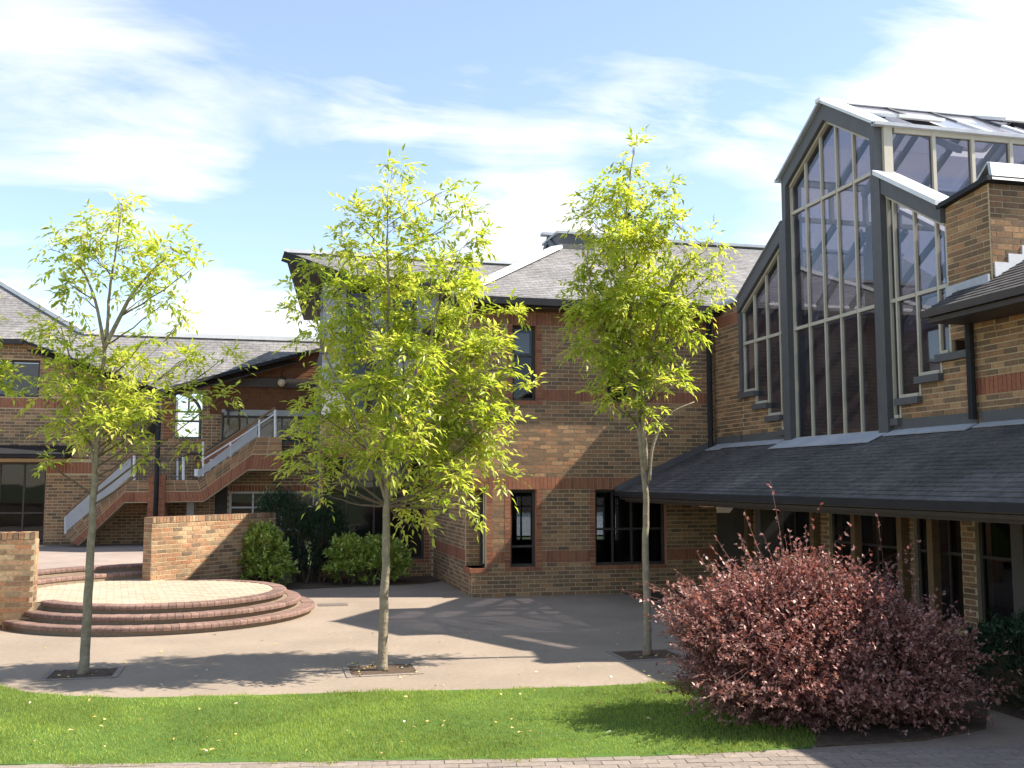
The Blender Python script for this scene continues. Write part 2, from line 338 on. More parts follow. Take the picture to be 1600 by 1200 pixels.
def surround(h, w=.105, sill=.075):
    a, b, c, d = h
    return [(a-w, b-sill, a, d), (c, b-sill, c+w, d), (a, b-sill, c, b)]
def window(th, O, U, N, rect, us=(), vs=(), fm='timber_dark', fwid=.055, inset=.1, gl='glass', name='window', fd=.06):
    O, U, N = np.array(O, float), norm(U), norm(N); V = np.array([0, 0, 1.]); a, b, c, d = rect
    Oi = O-N*inset
    mb = MB()
    for (x0, z0, x1, z1) in ((a, b, a+fwid, d), (c-fwid, b, c, d), (a+fwid, b, c-fwid, b+fwid), (a+fwid, d-fwid, c-fwid, d)):
        mb.obox(Oi+x0*U+z0*V-N*fd, U*(x1-x0), V*(z1-z0), N*fd)
    w = mb.build(name, fm, th)
    if inset > .07 and fm == 'timber_dark':
        q = MB()
        for (x0, z0, x1, z1) in ((a, b, a+.003, d), (c-.003, b, c, d), (a+.003, d-.003, c-.003, d), (a+.003, b, c-.003, b+.003)): q.obox(Oi+x0*U+z0*V, U*(x1-x0), V*(z1-z0), N*(inset+.004))
        q.build('reveal', 'mortar_red', w)
    U_ = [a+fwid]+list(us)+[c-fwid]; V_ = [b+fwid]+list(vs)+[d-fwid]
    for u in us: q = MB(); q.obox(Oi+(u-.02)*U+(b+fwid)*V-N*(fd-.005), U*.04, V*(d-b-2*fwid), N*(fd-.012)); q.build('mullion', fm, w)
    for i in range(len(U_)-1):
        for v in vs:
            x0, x1 = U_[i]+(.02 if i else 0), U_[i+1]-(.02 if i < len(us) else 0)
            q = MB(); q.obox(Oi+x0*U+(v-.02)*V-N*(fd-.005), U*(x1-x0), V*.04, N*(fd-.014)); q.build('transom', fm, w)
    for u0, u1 in zip(U_, U_[1:]):
        for v0, v1 in zip(V_, V_[1:]):
            q = MB(); q.obox(Oi+u0*U+v0*V-N*(fd*.6), U*(u1-u0), V*(v1-v0), N*.008); q.build('pane', gl, w)
    return w
def roof(th, poly3, up, thick=.14, m='slate_far', name='roof', nind=0, slate=(.17, .1), piece='slate', base='frame_dark'):
    """flat roof slope: poly3 in space, up = direction up the slope"""
    p = [np.array(q, float) for q in poly3]; n = np.zeros(3)
    for i in range(len(p)): n += np.cross(p[i]-p[0], p[(i+1) % len(p)]-p[0])
    n = norm(n); n = n if n[2] > 0 else -n
    V = np.array(up, float); V = norm(V-n*(V@n)); U = np.cross(V, n)
    mb = MB(); mb.prism(p, -n*thick); r = mb.build(name, base, th)
    poly2 = [((q-p[0])@U, (q-p[0])@V) for q in p]
    lay(piece, 'slating', courses(poly2, [], slate[1], slate[0], .004, minw=.015), p[0]+n*.001, U, V, n, m, r, nind, (.002, .004), .010 if m == 'slate' else .004)
    return r
def strip(th, name, pts, m, w, h, parent=None):
    for a, b in zip(pts, pts[1:]):
        q = MB(); q.bar(a, b, w, h); o = q.build(name, m, th)
    return o
def plate(mb, pts, z0, z1): mb.prism([(p[0], p[1], z0) for p in pts], (0, 0, z1-z0))

# ================================================================== ground
mb = MB(); mb.add([(-600, -600, -.06), (600, -600, -.06), (600, 900, -.06), (-600, 900, -.06)], [(0, 1, 2, 3)]); mb.build('ground', 'land', kind='structure')
mb = MB(); plate(mb, [(-14, -6), (18, -6), (18, 25.5), (-14, 25.5)], -.05, 0); mb.build('courtyard', 'tarmac', kind='structure')
lawn_top = [(-120, 1040), (-40, 1062), (0, 1073), (40, 1083), (100, 1089), (200, 1092), (400, 1088), (600, 1082), (760, 1079), (900, 1075), (1040, 1068), (1110, 1068), (1180, 1085), (1240, 1120)]
lawn_bot = [(1275, 1150), (1268, 1171), (1000, 1184), (800, 1188), (400, 1193), (0, 1197), (-300, 1200)]
LAWN = [tuple(gz(x, y)[:2]) for x, y in lawn_top+lawn_bot] + [(-6.0, 9.2), (-6.0, 13.5), (-3.9, 12.7)]
mb = MB(); plate(mb, LAWN, -.04, .012); mb.build('lawn', 'turf', kind='structure')
# footpath of small pavers in front of the lawn
a, b = gz(0, 1197), gz(1230, 1172); U = norm(b-a); V = np.array([U[1], -U[0], 0.])
mb = MB(); O = a-U*3-V*.02; mb.obox(O+V*.02+np.array([0, 0, -.03]), U*13, V*7, (0, 0, .034)); path = mb.build('footpath', 'paver_pink', kind='structure')
rc = courses([(0, .03), (13, .03), (13, 1.4), (0, 1.4)], [], .107, .213, .006, v_start=.03)
lay('paver', 'paving', rc, O+np.array([0, 0, .004]), U, V, (0, 0, 1), 'paver_pink', path, 160, (.004, .008))
mb = MB(); mb.obox(O+V*1.42, U*13, V*5.4, (0, 0, .011)); mb.build('paving_slab', 'terrace_paving', path)
# soil bed under the shrubs by the brick block and under the barberries
mb = MB(); plate(mb, [(.05, 20.2), (1.2, 20.4), (3.2, 20.8), (3.62, 21.2), (3.6, 22.25), (-1.2, 24.5), (-1.6, 22.3)], -.03, .02); mb.build('planting_bed', 'soil', kind='structure')
mb = MB(); plate(mb, [tuple(gz(x, y)[:2]) for x, y in ((1060, 1074), (1110, 1066), (1250, 1040), (1480, 1040), (1545, 1090), (1540, 1140), (1440, 1158), (1275, 1168), (1272, 1150), (1235, 1120), (1175, 1085))], -.03, .02); mb.build('planting_bed', 'soil', kind='structure')
mb = MB(); plate(mb, [(6.55, -5), (9.19, -5), (9.19, 18.0), (6.55, 18.0)], -.03, .014); mb.build('planting_bed', 'soil', kind='structure')  # unseen soil strip added under the lean-to to cut bounced light
# square pits at the tree feet and dark covers in the tarmac
T1, T2, T3, T0 = gz(130, 1053), gz(597, 1047), gz(1012, 1024), gz(-135, 1058)
for t, s_ in ((T1, .33), (T2, .36), (T3, .36)):
    mb = MB(); plate(mb, [(t[0]-s_, t[1]-s_*.8), (t[0]+s_, t[1]-s_*.8), (t[0]+s_, t[1]+s_*.8), (t[0]-s_, t[1]+s_*.8)], -.02, .004); pit = mb.build('tree_pit', 'soil', kind='structure')
    for (x0, y0, x1, y1) in ((-s_-.06, -s_*.8-.06, s_+.06, -s_*.8), (-s_-.06, s_*.8, s_+.06, s_*.8+.06), (-s_-.06, -s_*.8, -s_, s_*.8), (s_, -s_*.8, s_+.06, s_*.8)):
        q = MB(); q.box((t[0]+x0, t[1]+y0, -.01), (t[0]+x1, t[1]+y1, .009)); q.build('edging', 'paver_pink', pit)
for lab, (x, y, w, h) in (('small rusty manhole cover in the tarmac just right of the round steps', (520, 945, .5, .38)),):
    c = gz(x, y); r_ = thing('manhole_cover', lab, 'manhole cover', c)
    q = MB(); q.box((c[0]-w/2, c[1]-h/2, -.02), (c[0]+w/2, c[1]+h/2, .006)); q.build('frame', 'iron', r_)
    q = MB(); q.box((c[0]-w/2+.04, c[1]-h/2+.04, 0), (c[0]+w/2-.04, c[1]+h/2-.04, .009)); q.build('lid', 'iron', r_)

# ---- round steps and terrace
CC = np.array([-1.55, 17.05]); ZS = (.12, .24, .36); RS = (2.36, 2.13, 1.9); ZT = .6
pol = lambda r, a: (CC[0]+r*math.cos(R(a)), CC[1]+r*math.sin(R(a)))
A_W2, A_W1 = 101, 214
steps = thing('round_steps', 'three circular red brick steps round a paved buff platform', 'steps', (CC[0], CC[1], 0))
def ring_bricks(parent, r_out, z, a0, a1, inward=True, ln=.2):
    n = int(R(a1-a0)*r_out/.107); da = (a1-a0)/n
    h = .062; w = .5*(da*math.pi/180)*r_out-.003; wi = .5*(da*math.pi/180)*(r_out-ln)-.003 if inward else .5*(da*math.pi/180)*(r_out+ln)-.003
    key = ('ring', r_out, inward, ln)
    if key not in PIECES:
        s_ = 1 if inward else -1     # local x points towards the open edge of the tread
        q = MB(); x0, x1 = (-ln, .012)
        prof = [(x0, -.02), (x0, .008), (x1-.018, .008), (x1-.004, -.004), (x1, -.02), (x1-.003, -h+.008), (x0, -h+.008)]
        vs = []
        for sg in (-1, 1):
            for x, zz in prof:
                t = (x-x0)/(x1-x0); vs.append((x*s_, sg*(wi+(w-wi)*t), zz))
        m_ = len(prof); fs = [tuple(range(m_)), tuple(range(m_, 2*m_))[::-1]]+[(i, m_+i, m_+(i+1) % m_, (i+1) % m_) for i in range(m_)]
        q.add(vs, fs); me = bpy.data.meshes.new('nosing_brick'); me.from_pydata(q.v, [], q.f); me.materials.append(MATS['brick_nosing']); PIECES[key] = me
    for i in range(n):
        a = a0+(i+.5)*da; p = pol(r_out, a)
        if p[1] < 16.0 and p[0] < -3.2 and not inward: continue
        o = bpy.data.objects.new('nosing_brick', PIECES[key]); COL.objects.link(o); attach(o, parent)
        o.matrix_basis = Matrix.Translation((p[0], p[1], z+random.uniform(-.002, .002))) @ Matrix.Rotation(R(a), 4, 'Z')
for z, r_ in zip(ZS, RS):
    mb = MB(); mb.prism([(*pol(r_-.045, i*5), z-.125) for i in range(72)], (0, 0, .125)); st = mb.build('step', 'joint', steps)
    a0, a1 = (-150, 62) if r_ > 2 else (-148, 84)
    ring_bricks(st, r_, z+.001, a0, a1)
# platform paving
pp = []
for i in range(120):
    a = -146+i*3; rr = 1.70 if (a % 360) > 214 or (a % 360) < 96 else 2.25
    w_ = pol(rr, a); pp.append(np.array((w_[0], max(w_[1], 15.9) if w_[0] < -3.1 else w_[1])))
mb = MB(); mb.prism([(*p, .2) for p in pp], (0, 0, .1585)); plat = mb.build('platform', 'joint', steps)
a_ = R(8); Ud = np.array([math.cos(a_), math.sin(a_), 0]); Vd = np.array([-math.sin(a_), math.cos(a_), 0])
p2 = [(np.dot(np.append(p-CC, 0), Ud), np.dot(np.append(p-CC, 0), Vd)) for p in pp]
lay('paver', 'paving', courses(p2, [], .105, .21, .009, bond=.5), (CC[0], CC[1], .359), Ud, Vd, (0, 0, 1), 'paver', plat, 290, (.003, .006))
# rear steps up to the terrace
for z, r0, r1 in ((.48, 2.25, 2.52), (.6, 2.5, 2.75)):
    n = 24; pts = [pol(r0+.012, A_W2-4+(A_W1-A_W2+6)*i/n) for i in range(n+1)] + [pol(r1+.1, A_W2-4+(A_W1-A_W2+6)*i/n) for i in range(n, -1, -1)]
    pts = [(p[0], max(p[1], 15.9)) for p in pts]
    mb = MB(); mb.prism([(*p, z-.3) for p in pts], (0, 0, .298)); st = mb.build('step', 'joint', steps)
    ring_bricks(st, r0, z, A_W2-3, A_W1+2, inward=False)
n = 30
pts = [pol(2.72, A_W2-4+(A_W1-A_W2+10)*i/n) for i in range(n+1)] + [(-4.2, 16.05), (-14, 16.05), (-14, 30), (.9, 30), (.9, 22.0), (-.4, 20.6)]
mb = MB(); mb.prism([(*p, -.02) for p in pts], (0, 0, ZT-.004+.02)); mb.build('terrace', 'terrace_paving', kind='structure')

# ---- low garden walls
def garden_wall(label, O, U, L, z1, nind, end_left=False, end_right=False):
    U = norm(U); N = np.array([U[1], -U[0], 0.]); N = N if N[1] < 0 else -N
    O = np.array(O, float); t = thing('garden_wall', label, 'wall', (O[0], O[1], 0)); th_ = .215
    w = wall(t, O, U, N, [(0, 0), (L, 0), (L, z1-.105), (0, z1-.105)], thick=th_, bm='brick_stock', nind=nind, core='mortar')
    V = np.array([0, 0, 1.])
    if end_left: lay('brick', 'end_brickwork', courses([(0, 0), (th_, 0), (th_, z1-.105), (0, z1-.105)], [], .075, .225, .011), O-N*th_, N, V, -U, 'brick_stock', w, 12)
    if end_right: lay('brick', 'end_brickwork', courses([(0, 0), (th_, 0), (th_, z1-.105), (0, z1-.105)], [], .075, .225, .011), O+U*L, -N, V, U, 'brick_stock', w, 12)
    n = int(L/.075); me = None
    for i in range(n):
        q = MB(); q.obox(np.array([0, 0, 0.]), U*.066, -N*(th_+.02), V*.1)
        if me is None: me = bpy.data.meshes.new('coping_brick'); me.from_pydata(q.v, [], q.f); me.materials.append(MATS['brick_stock'])
        if i > 150: break
        o = bpy.data.objects.new('coping_brick', me); COL.objects.link(o); attach(o, w)
        k = i if end_left else n-1-i
        o.matrix_basis = Matrix.Translation(Vector(O+U*(k*.075+.005)+N*.01+V*(z1-.103+random.uniform(-.003, .003))))
    return t
garden_wall('low brick wall with brick coping running from the platform behind the laurel', (-1.93, 18.8, 0), (.69, .724, 0), 3.1, 1.47, 240, end_left=True)
garden_wall('low weathered brick wall left of the round steps, cut by the left picture edge', (-9, 15.86, 0), (1, -.0, 0), 5.78, 1.37, 240, end_right=True)

# ================================================================== centre brick block
YF, Y2 = 18.1, 22.3
cb = thing('brick_block', 'two storey dark brick block with red brick bands and slate hip roof behind the trees', 'building', (6, YF, 0))
EX, NY, NX = (1, 0, 0), (0, -1, 0), (-1, 0, 0)
W1, W2, W3, W4 = (4.38, .525, 4.88, 1.95), (6.02, .525, 7.45, 1.95), (4.42, 3.6, 4.89, 5.025), (6.28, 3.6, 6.75, 5.025)
notch = (3.66, .525, 3.93, 1.95)
reds = surround(W1)+surround(W3)+surround(W4)+[(5.915, .45, 6.02, 1.95), (6.02, .45, 7.45, .525), (3.93, .525, 4.035, 1.95)]
bands = [(3.66, .6, 8.48, .825), (3.66, 1.95, 8.48, 2.175), (3.66, 3.6, 8.48, 3.825), (3.66, 5.025, 8.48, 5.25), (3.66, 5.25, 8.48, 5.475)]
bands = [b for b in bands]
class _: pass
def cutbands(bands, rd):
    o = []
    for a, b, c, d in bands:
        iv = [(a, c)]
        for r_ in rd:
            if r_[1] < (b+d)/2 < r_[3]: iv = cut(iv, r_[0], r_[2])
        o += [(x, b, y, d) for x, y in iv if y-x > .05]
    return o
holes = [W1, W2, W3, W4, notch]
wf = wall(cb, (0, YF, 0), EX, NY, [(3.66, 0), (8.497, 0), (8.497, 5.5), (3.66, 5.5)], holes, cutbands(bands, reds+holes), reds, nind=180)
# left return of the block (with the corner window niche)
wr = wall(cb, (3.66, 0, 0), (0, 1, 0), NX, [(YF+.3, 0), (Y2+.1, 0), (Y2+.1, 5.5), (YF+.3, 5.5)], [(YF+.3, .525, YF+.62, 1.95)], cutbands([(YF+.3, .6, Y2, .825), (YF+.3, 1.95, Y2, 2.175), (YF+.3, 3.6, Y2, 3.825)], [(YF+.3, .525, YF+.62, 1.95)]), [], thick=.28, nind=40)
lay('brick', 'corner_brickwork', courses([(YF, 0), (YF+.3, 0), (YF+.3, .52), (YF, .52)], [], .075, .225, .011)+courses([(YF, 1.95), (YF+.3, 1.95), (YF+.3, 5.5), (YF, 5.5)], [], .075, .225, .011), (3.66, 0, 0), (0, 1, 0), (0, 0, 1), NX, 'brick_dark', wr, 0)
lay('brick', 'niche_brickwork', courses([(3.67, .525), (3.94, .525), (3.94, 1.95), (3.67, 1.95)], [], .075, .225, .011), (0, YF+.62, 0), EX, (0, 0, 1), NY, 'brick_dark', wr, 0)
window(cb, (3.93, 0, 0), (0, 1, 0), NX, (YF+.12, .53, YF+.6, 1.94), inset=0.0, vs=(1.2,))
q = MB(); q.box((3.62, YF-.03, .44), (3.94, YF+.62, .525)); q.build('sill', 'brick_red', cb)
window(cb, (0, YF, 0), EX, NY, W1, vs=(.9,))
window(cb, (0, YF, 0), EX, NY, W2, us=(6.4, 6.78, 7.1), vs=(1.2,))
window(cb, (0, YF, 0), EX, NY, W3, vs=(4.45,)); window(cb, (0, YF, 0), EX, NY, W4, vs=(4.45,))
q = MB(); q.box((4.52, YF+.2, 4.52), (4.8, YF+.21, 4.9)); q.build('notice', 'mullion_white', cb)
# rooms behind the windows: floors, back wall with windows to the far side
q = MB(); q.box((3.95, YF+.31, -.02), (8.4, 23.6, .02)); q.box((3.95, YF+.31, 2.75), (8.4, 23.6, 2.95)); q.box((3.95, YF+.31, 5.35), (8.4, 23.6, 5.45)); q.build('floor', 'interior', cb)
bw = [(gy(a_, 800, 23.5)[0], gy(a_, d_, 23.5)[2], gy(c_, 800, 23.5)[0], gy(a_, b_, 23.5)[2]) for a_, b_, c_, d_ in ((806, 774, 832, 845), (931, 776, 946, 845), (960, 776, 968, 845))]
wall_in = MB(); xs = 3.95
for a, b, c, d in bw:
    wall_in.box((xs, 23.5, 0), (a, 23.7, 5.4)); wall_in.box((a, 23.5, 0), (c, 23.7, b)); wall_in.box((a, 23.5, d), (c, 23.7, 5.4)); xs = c
wall_in.box((xs, 23.5, 0), (8.6, 23.7, 5.4)); wall_in.build('rear_wall', 'interior', cb)
for r_ in bw: window(cb, (0, 23.5, 0), EX, NY, r_, us=((r_[0]+.14,) if r_[2]-r_[0] > .3 else ()), vs=(1.5,), fm='mullion_white', inset=.02, fwid=.03)
q = MB(); q.box((8.42, YF+.31, 0), (8.6, 23.7, 5.45)); q.build('side_wall', 'interior', cb)
# slate hip roof with gablet
ev, pz_ = 5.46, .6
rp = [(3.28, 17.72, ev), (15, 17.72, ev), (15, 21.22, ev+2.1), (5.98, 21.22, ev+2.1), (5.98, 20.42, ev+1.62)]
roof(cb, rp, (0, 1, .6))
roof(cb, [(3.28, 17.72, ev), (5.98, 20.42, ev+1.62), (5.98, 22.02, ev+1.62), (3.28, 24.72, ev)], (1, 0, .6))
roof(cb, [(3.28, 24.72, ev), (5.98, 22.02, ev+1.62), (5.98, 21.22, ev+2.1), (15, 21.22, ev+2.1), (15, 24.72, ev)], (0, -1, .6))
xa, xb = gy(873, 380, 20.45)[0], gy(930, 380, 20.45)[0]; zt = gy(873, 361, 20.45)[2]
q = MB(); q.box((xa, 20.45, ev+1.5), (xb, 21.6, zt-.05)); q.build('ridge_vent', 'frame_dark', cb)
q = MB(); q.box((xa-.05, 20.4, zt-.05), (xb+.05, 21.65, zt)); q.build('ridge_vent_cap', 'lead', cb)
q = MB(); q.bar((3.3, 17.74, ev+.04), (5.98, 20.42, ev+1.67), .26, .07); q.build('hip_flashing', 'lit_lead_and_white', cb)
q = MB(); q.bar((5.85, 21.22, ev+2.14), (15, 21.22, ev+2.14), .22, .06); q.build('ridge_capping', 'lead', cb)
q = MB(); q.box((3.2, 17.60, ev-.13), (8.45, 17.72, ev+.0)); q.build('gutter', 'gutter', cb)
q = MB(); q.box((3.3, 17.73, ev-.16), (8.45, YF+.1, ev-.03)); q.box((3.3, YF-.2, ev-.16), (3.64, 24.7, ev-.03)); q.build('soffit', 'timber_dark', cb)
q = MB(); q.tube([(8.36, YF-.09, 5.3), (8.36, YF-.09, 2.7)], .05, 8); q.build('drainpipe', 'gutter', cb)
# set-back bay with grey cladding
LX = gy(505, 440, Y2)[0]
win_b = (LX+.08, .375, 3.44, 2.625)
wall(cb, (0, Y2, 0), EX, NY, [(LX, 0), (3.64, 0), (3.64, 3.5), (LX, 3.5)], [win_b], [(LX, 2.625, 3.64, 2.85)], [(win_b[2], .3, win_b[2]+.105, 2.625), (win_b[0], .3, win_b[2], .375)], nind=30)
window(cb, (0, Y2, 0), EX, NY, win_b, us=(LX+.6, LX+1.2, LX+1.8), vs=(2.1,))
for k in range(5):
    x0 = LX+k*.52
    for z0, z1 in ((3.5, 4.9), (5.0, 6.5)):
        if (k, z0) in ((1, 5.0), (3, 5.0), (1, 3.5), (2, 3.5)):
            window(cb, (0, Y2, 0), EX, NY, (x0+.01, z0, x0+.51, z1), vs=((z0+z1)/2,), inset=-.02); continue
        q = MB(); q.box((x0+.008, Y2-.03, z0), (x0+.512, Y2+.1, z1)); q.build('cladding_panel', 'panel_grey', cb)
q = MB(); q.box((LX-.02, Y2+.1, 3.4), (3.7, Y2+.16, 3.46)); q.box((LX-.04, Y2-.08, 4.9), (3.66, Y2+.1, 5.0)); q.build('cladding_rail', 'frame_dark', cb)
q = MB(); q.box((LX, Y2+.2, 0), (LX+.3, 23.4, 6.4)); q.box((LX, 23.4, 0), (LX+.3, 24.6, 5.0)); q.build('bay_side_wall', 'frame_dark', cb)
q = MB(); q.box((LX+.31, 24.6, 0), (3.94, 24.8, 6.1)); q.box((LX+.31, Y2+.32, 2.9), (3.94, 24.6, 3.2)); q.box((LX+.31, Y2+.31, -.01), (3.94, 24.6, .03)); q.build('bay_room', 'interior', cb)
YR = 23.0; e0 = gy(545, 432, Y2-.45); tip = gy(447, 396, YR); pit = (tip[2]-e0[2])/(YR-e0[1])
p_r = np.array([9.5, YR, tip[2]]); p_e = np.array([9.5, e0[1], e0[2]])
roof(cb, [tip, e0, p_e, p_r], (0, 1, pit))
q = MB(); q.bar(tip+np.array([-.05, 0, .05]), p_r+np.array([0, 0, .05]), .2, .08); q.build('ridge_capping', 'lit_lead_and_white', cb)
q = MB(); q.bar(tip+np.array([-.05, -.05, -.08]), e0+np.array([-.05, -.05, -.08]), .07, .24); q.bar(e0+np.array([0, -.05, -.08]), p_e+np.array([0, -.05, -.08]), .07, .2); q.build('fascia', 'gutter', cb)
roof(cb, [tip, p_r, p_r+np.array([0, 2.5, -1.0]), tip+np.array([.5, 2.5, -1.0])], (0, -1, .4))

# ================================================================== glazed hall on the right
XG, Y0 = 8.5, 13.76
EV, YN = (6.46, 1.9), -5.0
hall = thing('glazed_hall', 'brick hall with a tall stepped glazed gable and slate lean-to roof below', 'building', (XG, Y0, 0))
OG, UG = (XG, 0, 0), (0, 1, 0)
# brick: pier, stepped walls below the glazing
wall(hall, OG, UG, NX, [(16.9, 2.35), (18.32, 2.35), (18.32, 5.42), (16.9, 5.42)], bands=[(16.9, 5.05, 18.32, 5.275)], nind=40, name='pier')
q = MB(); q.box((XG-.1, 16.84, 5.43), (XG+.6, 18.0, 5.5)); q.obox((XG-.06, 16.9, 5.5), (.6, 0, 0), (0, 1.05, 0), (.1, 0, .1)); q.build('pier_cap', 'lead', hall)
SL = [(16.9, 16.36, 3.72), (16.36, 15.9, 3.47), (15.9, 15.44, 3.23), (15.44, 15.2, 2.97)]
SR = [(12.32, 12.16, 2.97), (12.16, 11.71, 3.24), (11.71, 11.26, 3.5), (11.26, 10.7, 3.74)]
def stepped(lst, base=2.35):
    pts = [(lst[0][0], base)]
    for a, b, z in lst: pts += [(a, z-.09), (b, z-.09)]
    return pts+[(lst[-1][1], base)]
wall(hall, OG, UG, NX, stepped(SL), bm='brick_dark', nind=40, name='stepped_wall')
wall(hall, OG, UG, NX, stepped(SR), bm='brick_dark', nind=60, name='stepped_wall')
for a, b, z in SL+SR:
    q = MB(); q.box((XG-.09, min(a, b)-.03, z-.1), (XG+.2, max(a, b)+.03, z-.005)); q.build('sill', 'frame_dark', hall)
# roof profile half widths and heights
prof = lambda o: [(-3.12-o, 5.42), (-1.35-o, 6.47), (-1.35-o, 7.23), (0, 8.05), (1.35+o, 7.23), (1.35+o, 6.47), (3.12+o, 5.42)]
out_p = [(Y0-y, z) for y, z in prof(0)]; out_p[6] = (11.045, 5.66)     # from far side (large y) to near side
inn = [(16.86, 5.2), (15.0+.0, 6.30), (14.98, 7.06), (13.76, 7.78), (12.54, 7.06), (12.52, 6.30), (11.045, 5.43)]
for i in range(6):
    q = MB(); q.prism([(XG-.1, *out_p[i]), (XG-.1, *out_p[i+1]), (XG-.1, *inn[i+1]), (XG-.1, *inn[i])], (.3, 0, 0)); q.build('gable_frame', 'frame_dark', hall)
for y in (15.1, 12.42):
    q = MB(); q.box((XG-.115, y-.11, 2.76), (XG+.2, y+.11, 6.5)); q.build('post', 'frame_dark', hall)
q = MB(); q.box((XG-.06, 16.8, 3.72), (XG+.1, 16.9, 5.3)); q.build('post', 'frame_dark', hall)
ytop = [(16.86, 5.2), (14.99, 6.30)]; 
def topz(y):
    d = abs(y-Y0)
    return 7.78-d*.59 if d < 1.225 else 5.2+(3.1-d)*.59
gl_th = 'glass_hall'
def clip(poly, z, keep_above):
    o = []
    for i in range(len(poly)):
        a, b = poly[i], poly[(i+1) % len(poly)]; ia, ib = (a[1] >= z) == keep_above, (b[1] >= z) == keep_above
        if ia: o.append(a)
        if ia != ib: t = (z-a[1])/(b[1]-a[1]); o.append((a[0]+t*(b[0]-a[0]), z))
    return o
def bay(ys, sills, transoms):
    for i in range(len(ys)-1):
        y1, y0 = ys[i], ys[i+1]; zb = sills[i]
        p = [(y0, zb), (y1, zb), (y1, topz(y1))] + ([(Y0, topz(Y0))] if y0 < Y0 < y1 else []) + [(y0, topz(y0))]
        cuts = [zb]+[t for t in transoms if zb+.1 < t < max(topz(y0), topz(y1))-.1]+[99]
        for z0, z1 in zip(cuts, cuts[1:]):
            c_ = clip(p, z0, True) if z0 > zb else p
            c_ = clip(c_, z1, False) if z1 < 99 else c_
            if len(c_) < 3: continue
            q = MB(); q.prism([(XG+.02, *c) for c in c_], (.008, 0, 0)); q.build('pane', gl_th, hall)
        for t in cuts[1:-1]:
            q = MB(); q.box((XG-.02, y0+.023, t-.026), (XG+.04, y1-.023, t+.026)); q.build('transom', 'mullion', hall)
        q = MB(); q.box((XG-.035, y0+.024, zb-.0), (XG+.05, y1-.024, zb+.045)); q.build('bottom_rail', 'mullion', hall)
        def seg(a, b): q = MB(); q.bar((XG, a[0], a[1]-.02), (XG, b[0], b[1]-.02), .07, .05); q.build('top_rail', 'mullion', hall)
        if y0 < Y0 < y1: seg((y1, topz(y1)), (Y0, topz(Y0))); seg((Y0, topz(Y0)), (y0, topz(y0)))
        else: seg((y1-.002, topz(y1-.002)), (y0+.002, topz(y0+.002)))
    for i, y in enumerate(ys):
        zb = min(sills[max(i-1, 0)], sills[min(i, len(sills)-1)]); eps = .003 if i == 0 else (-.003 if i == len(ys)-1 else 0)
        q = MB(); q.box((XG-.015, y-.018, zb), (XG+.035, y+.018, topz(y-eps)-.01)); q.build('mullion', 'mullion', hall)
bay([14.965, 14.48, 14.01, 13.56, 13.1, 12.555], [2.77]*5, (4.62, 6.58))
bay([16.8, 16.36, 15.9, 15.44, 15.22], [3.72, 3.47, 3.23, 2.97], (4.62,))
bay([12.30, 12.16, 11.71, 11.26, 11.06], [2.97, 3.24, 3.5, 3.74], (4.62,))
q = MB(); q.box((XG-.12, 12.5, 2.62), (XG+.1, 15.0, 2.768)); q.build('base_rail', 'frame_dark', hall)
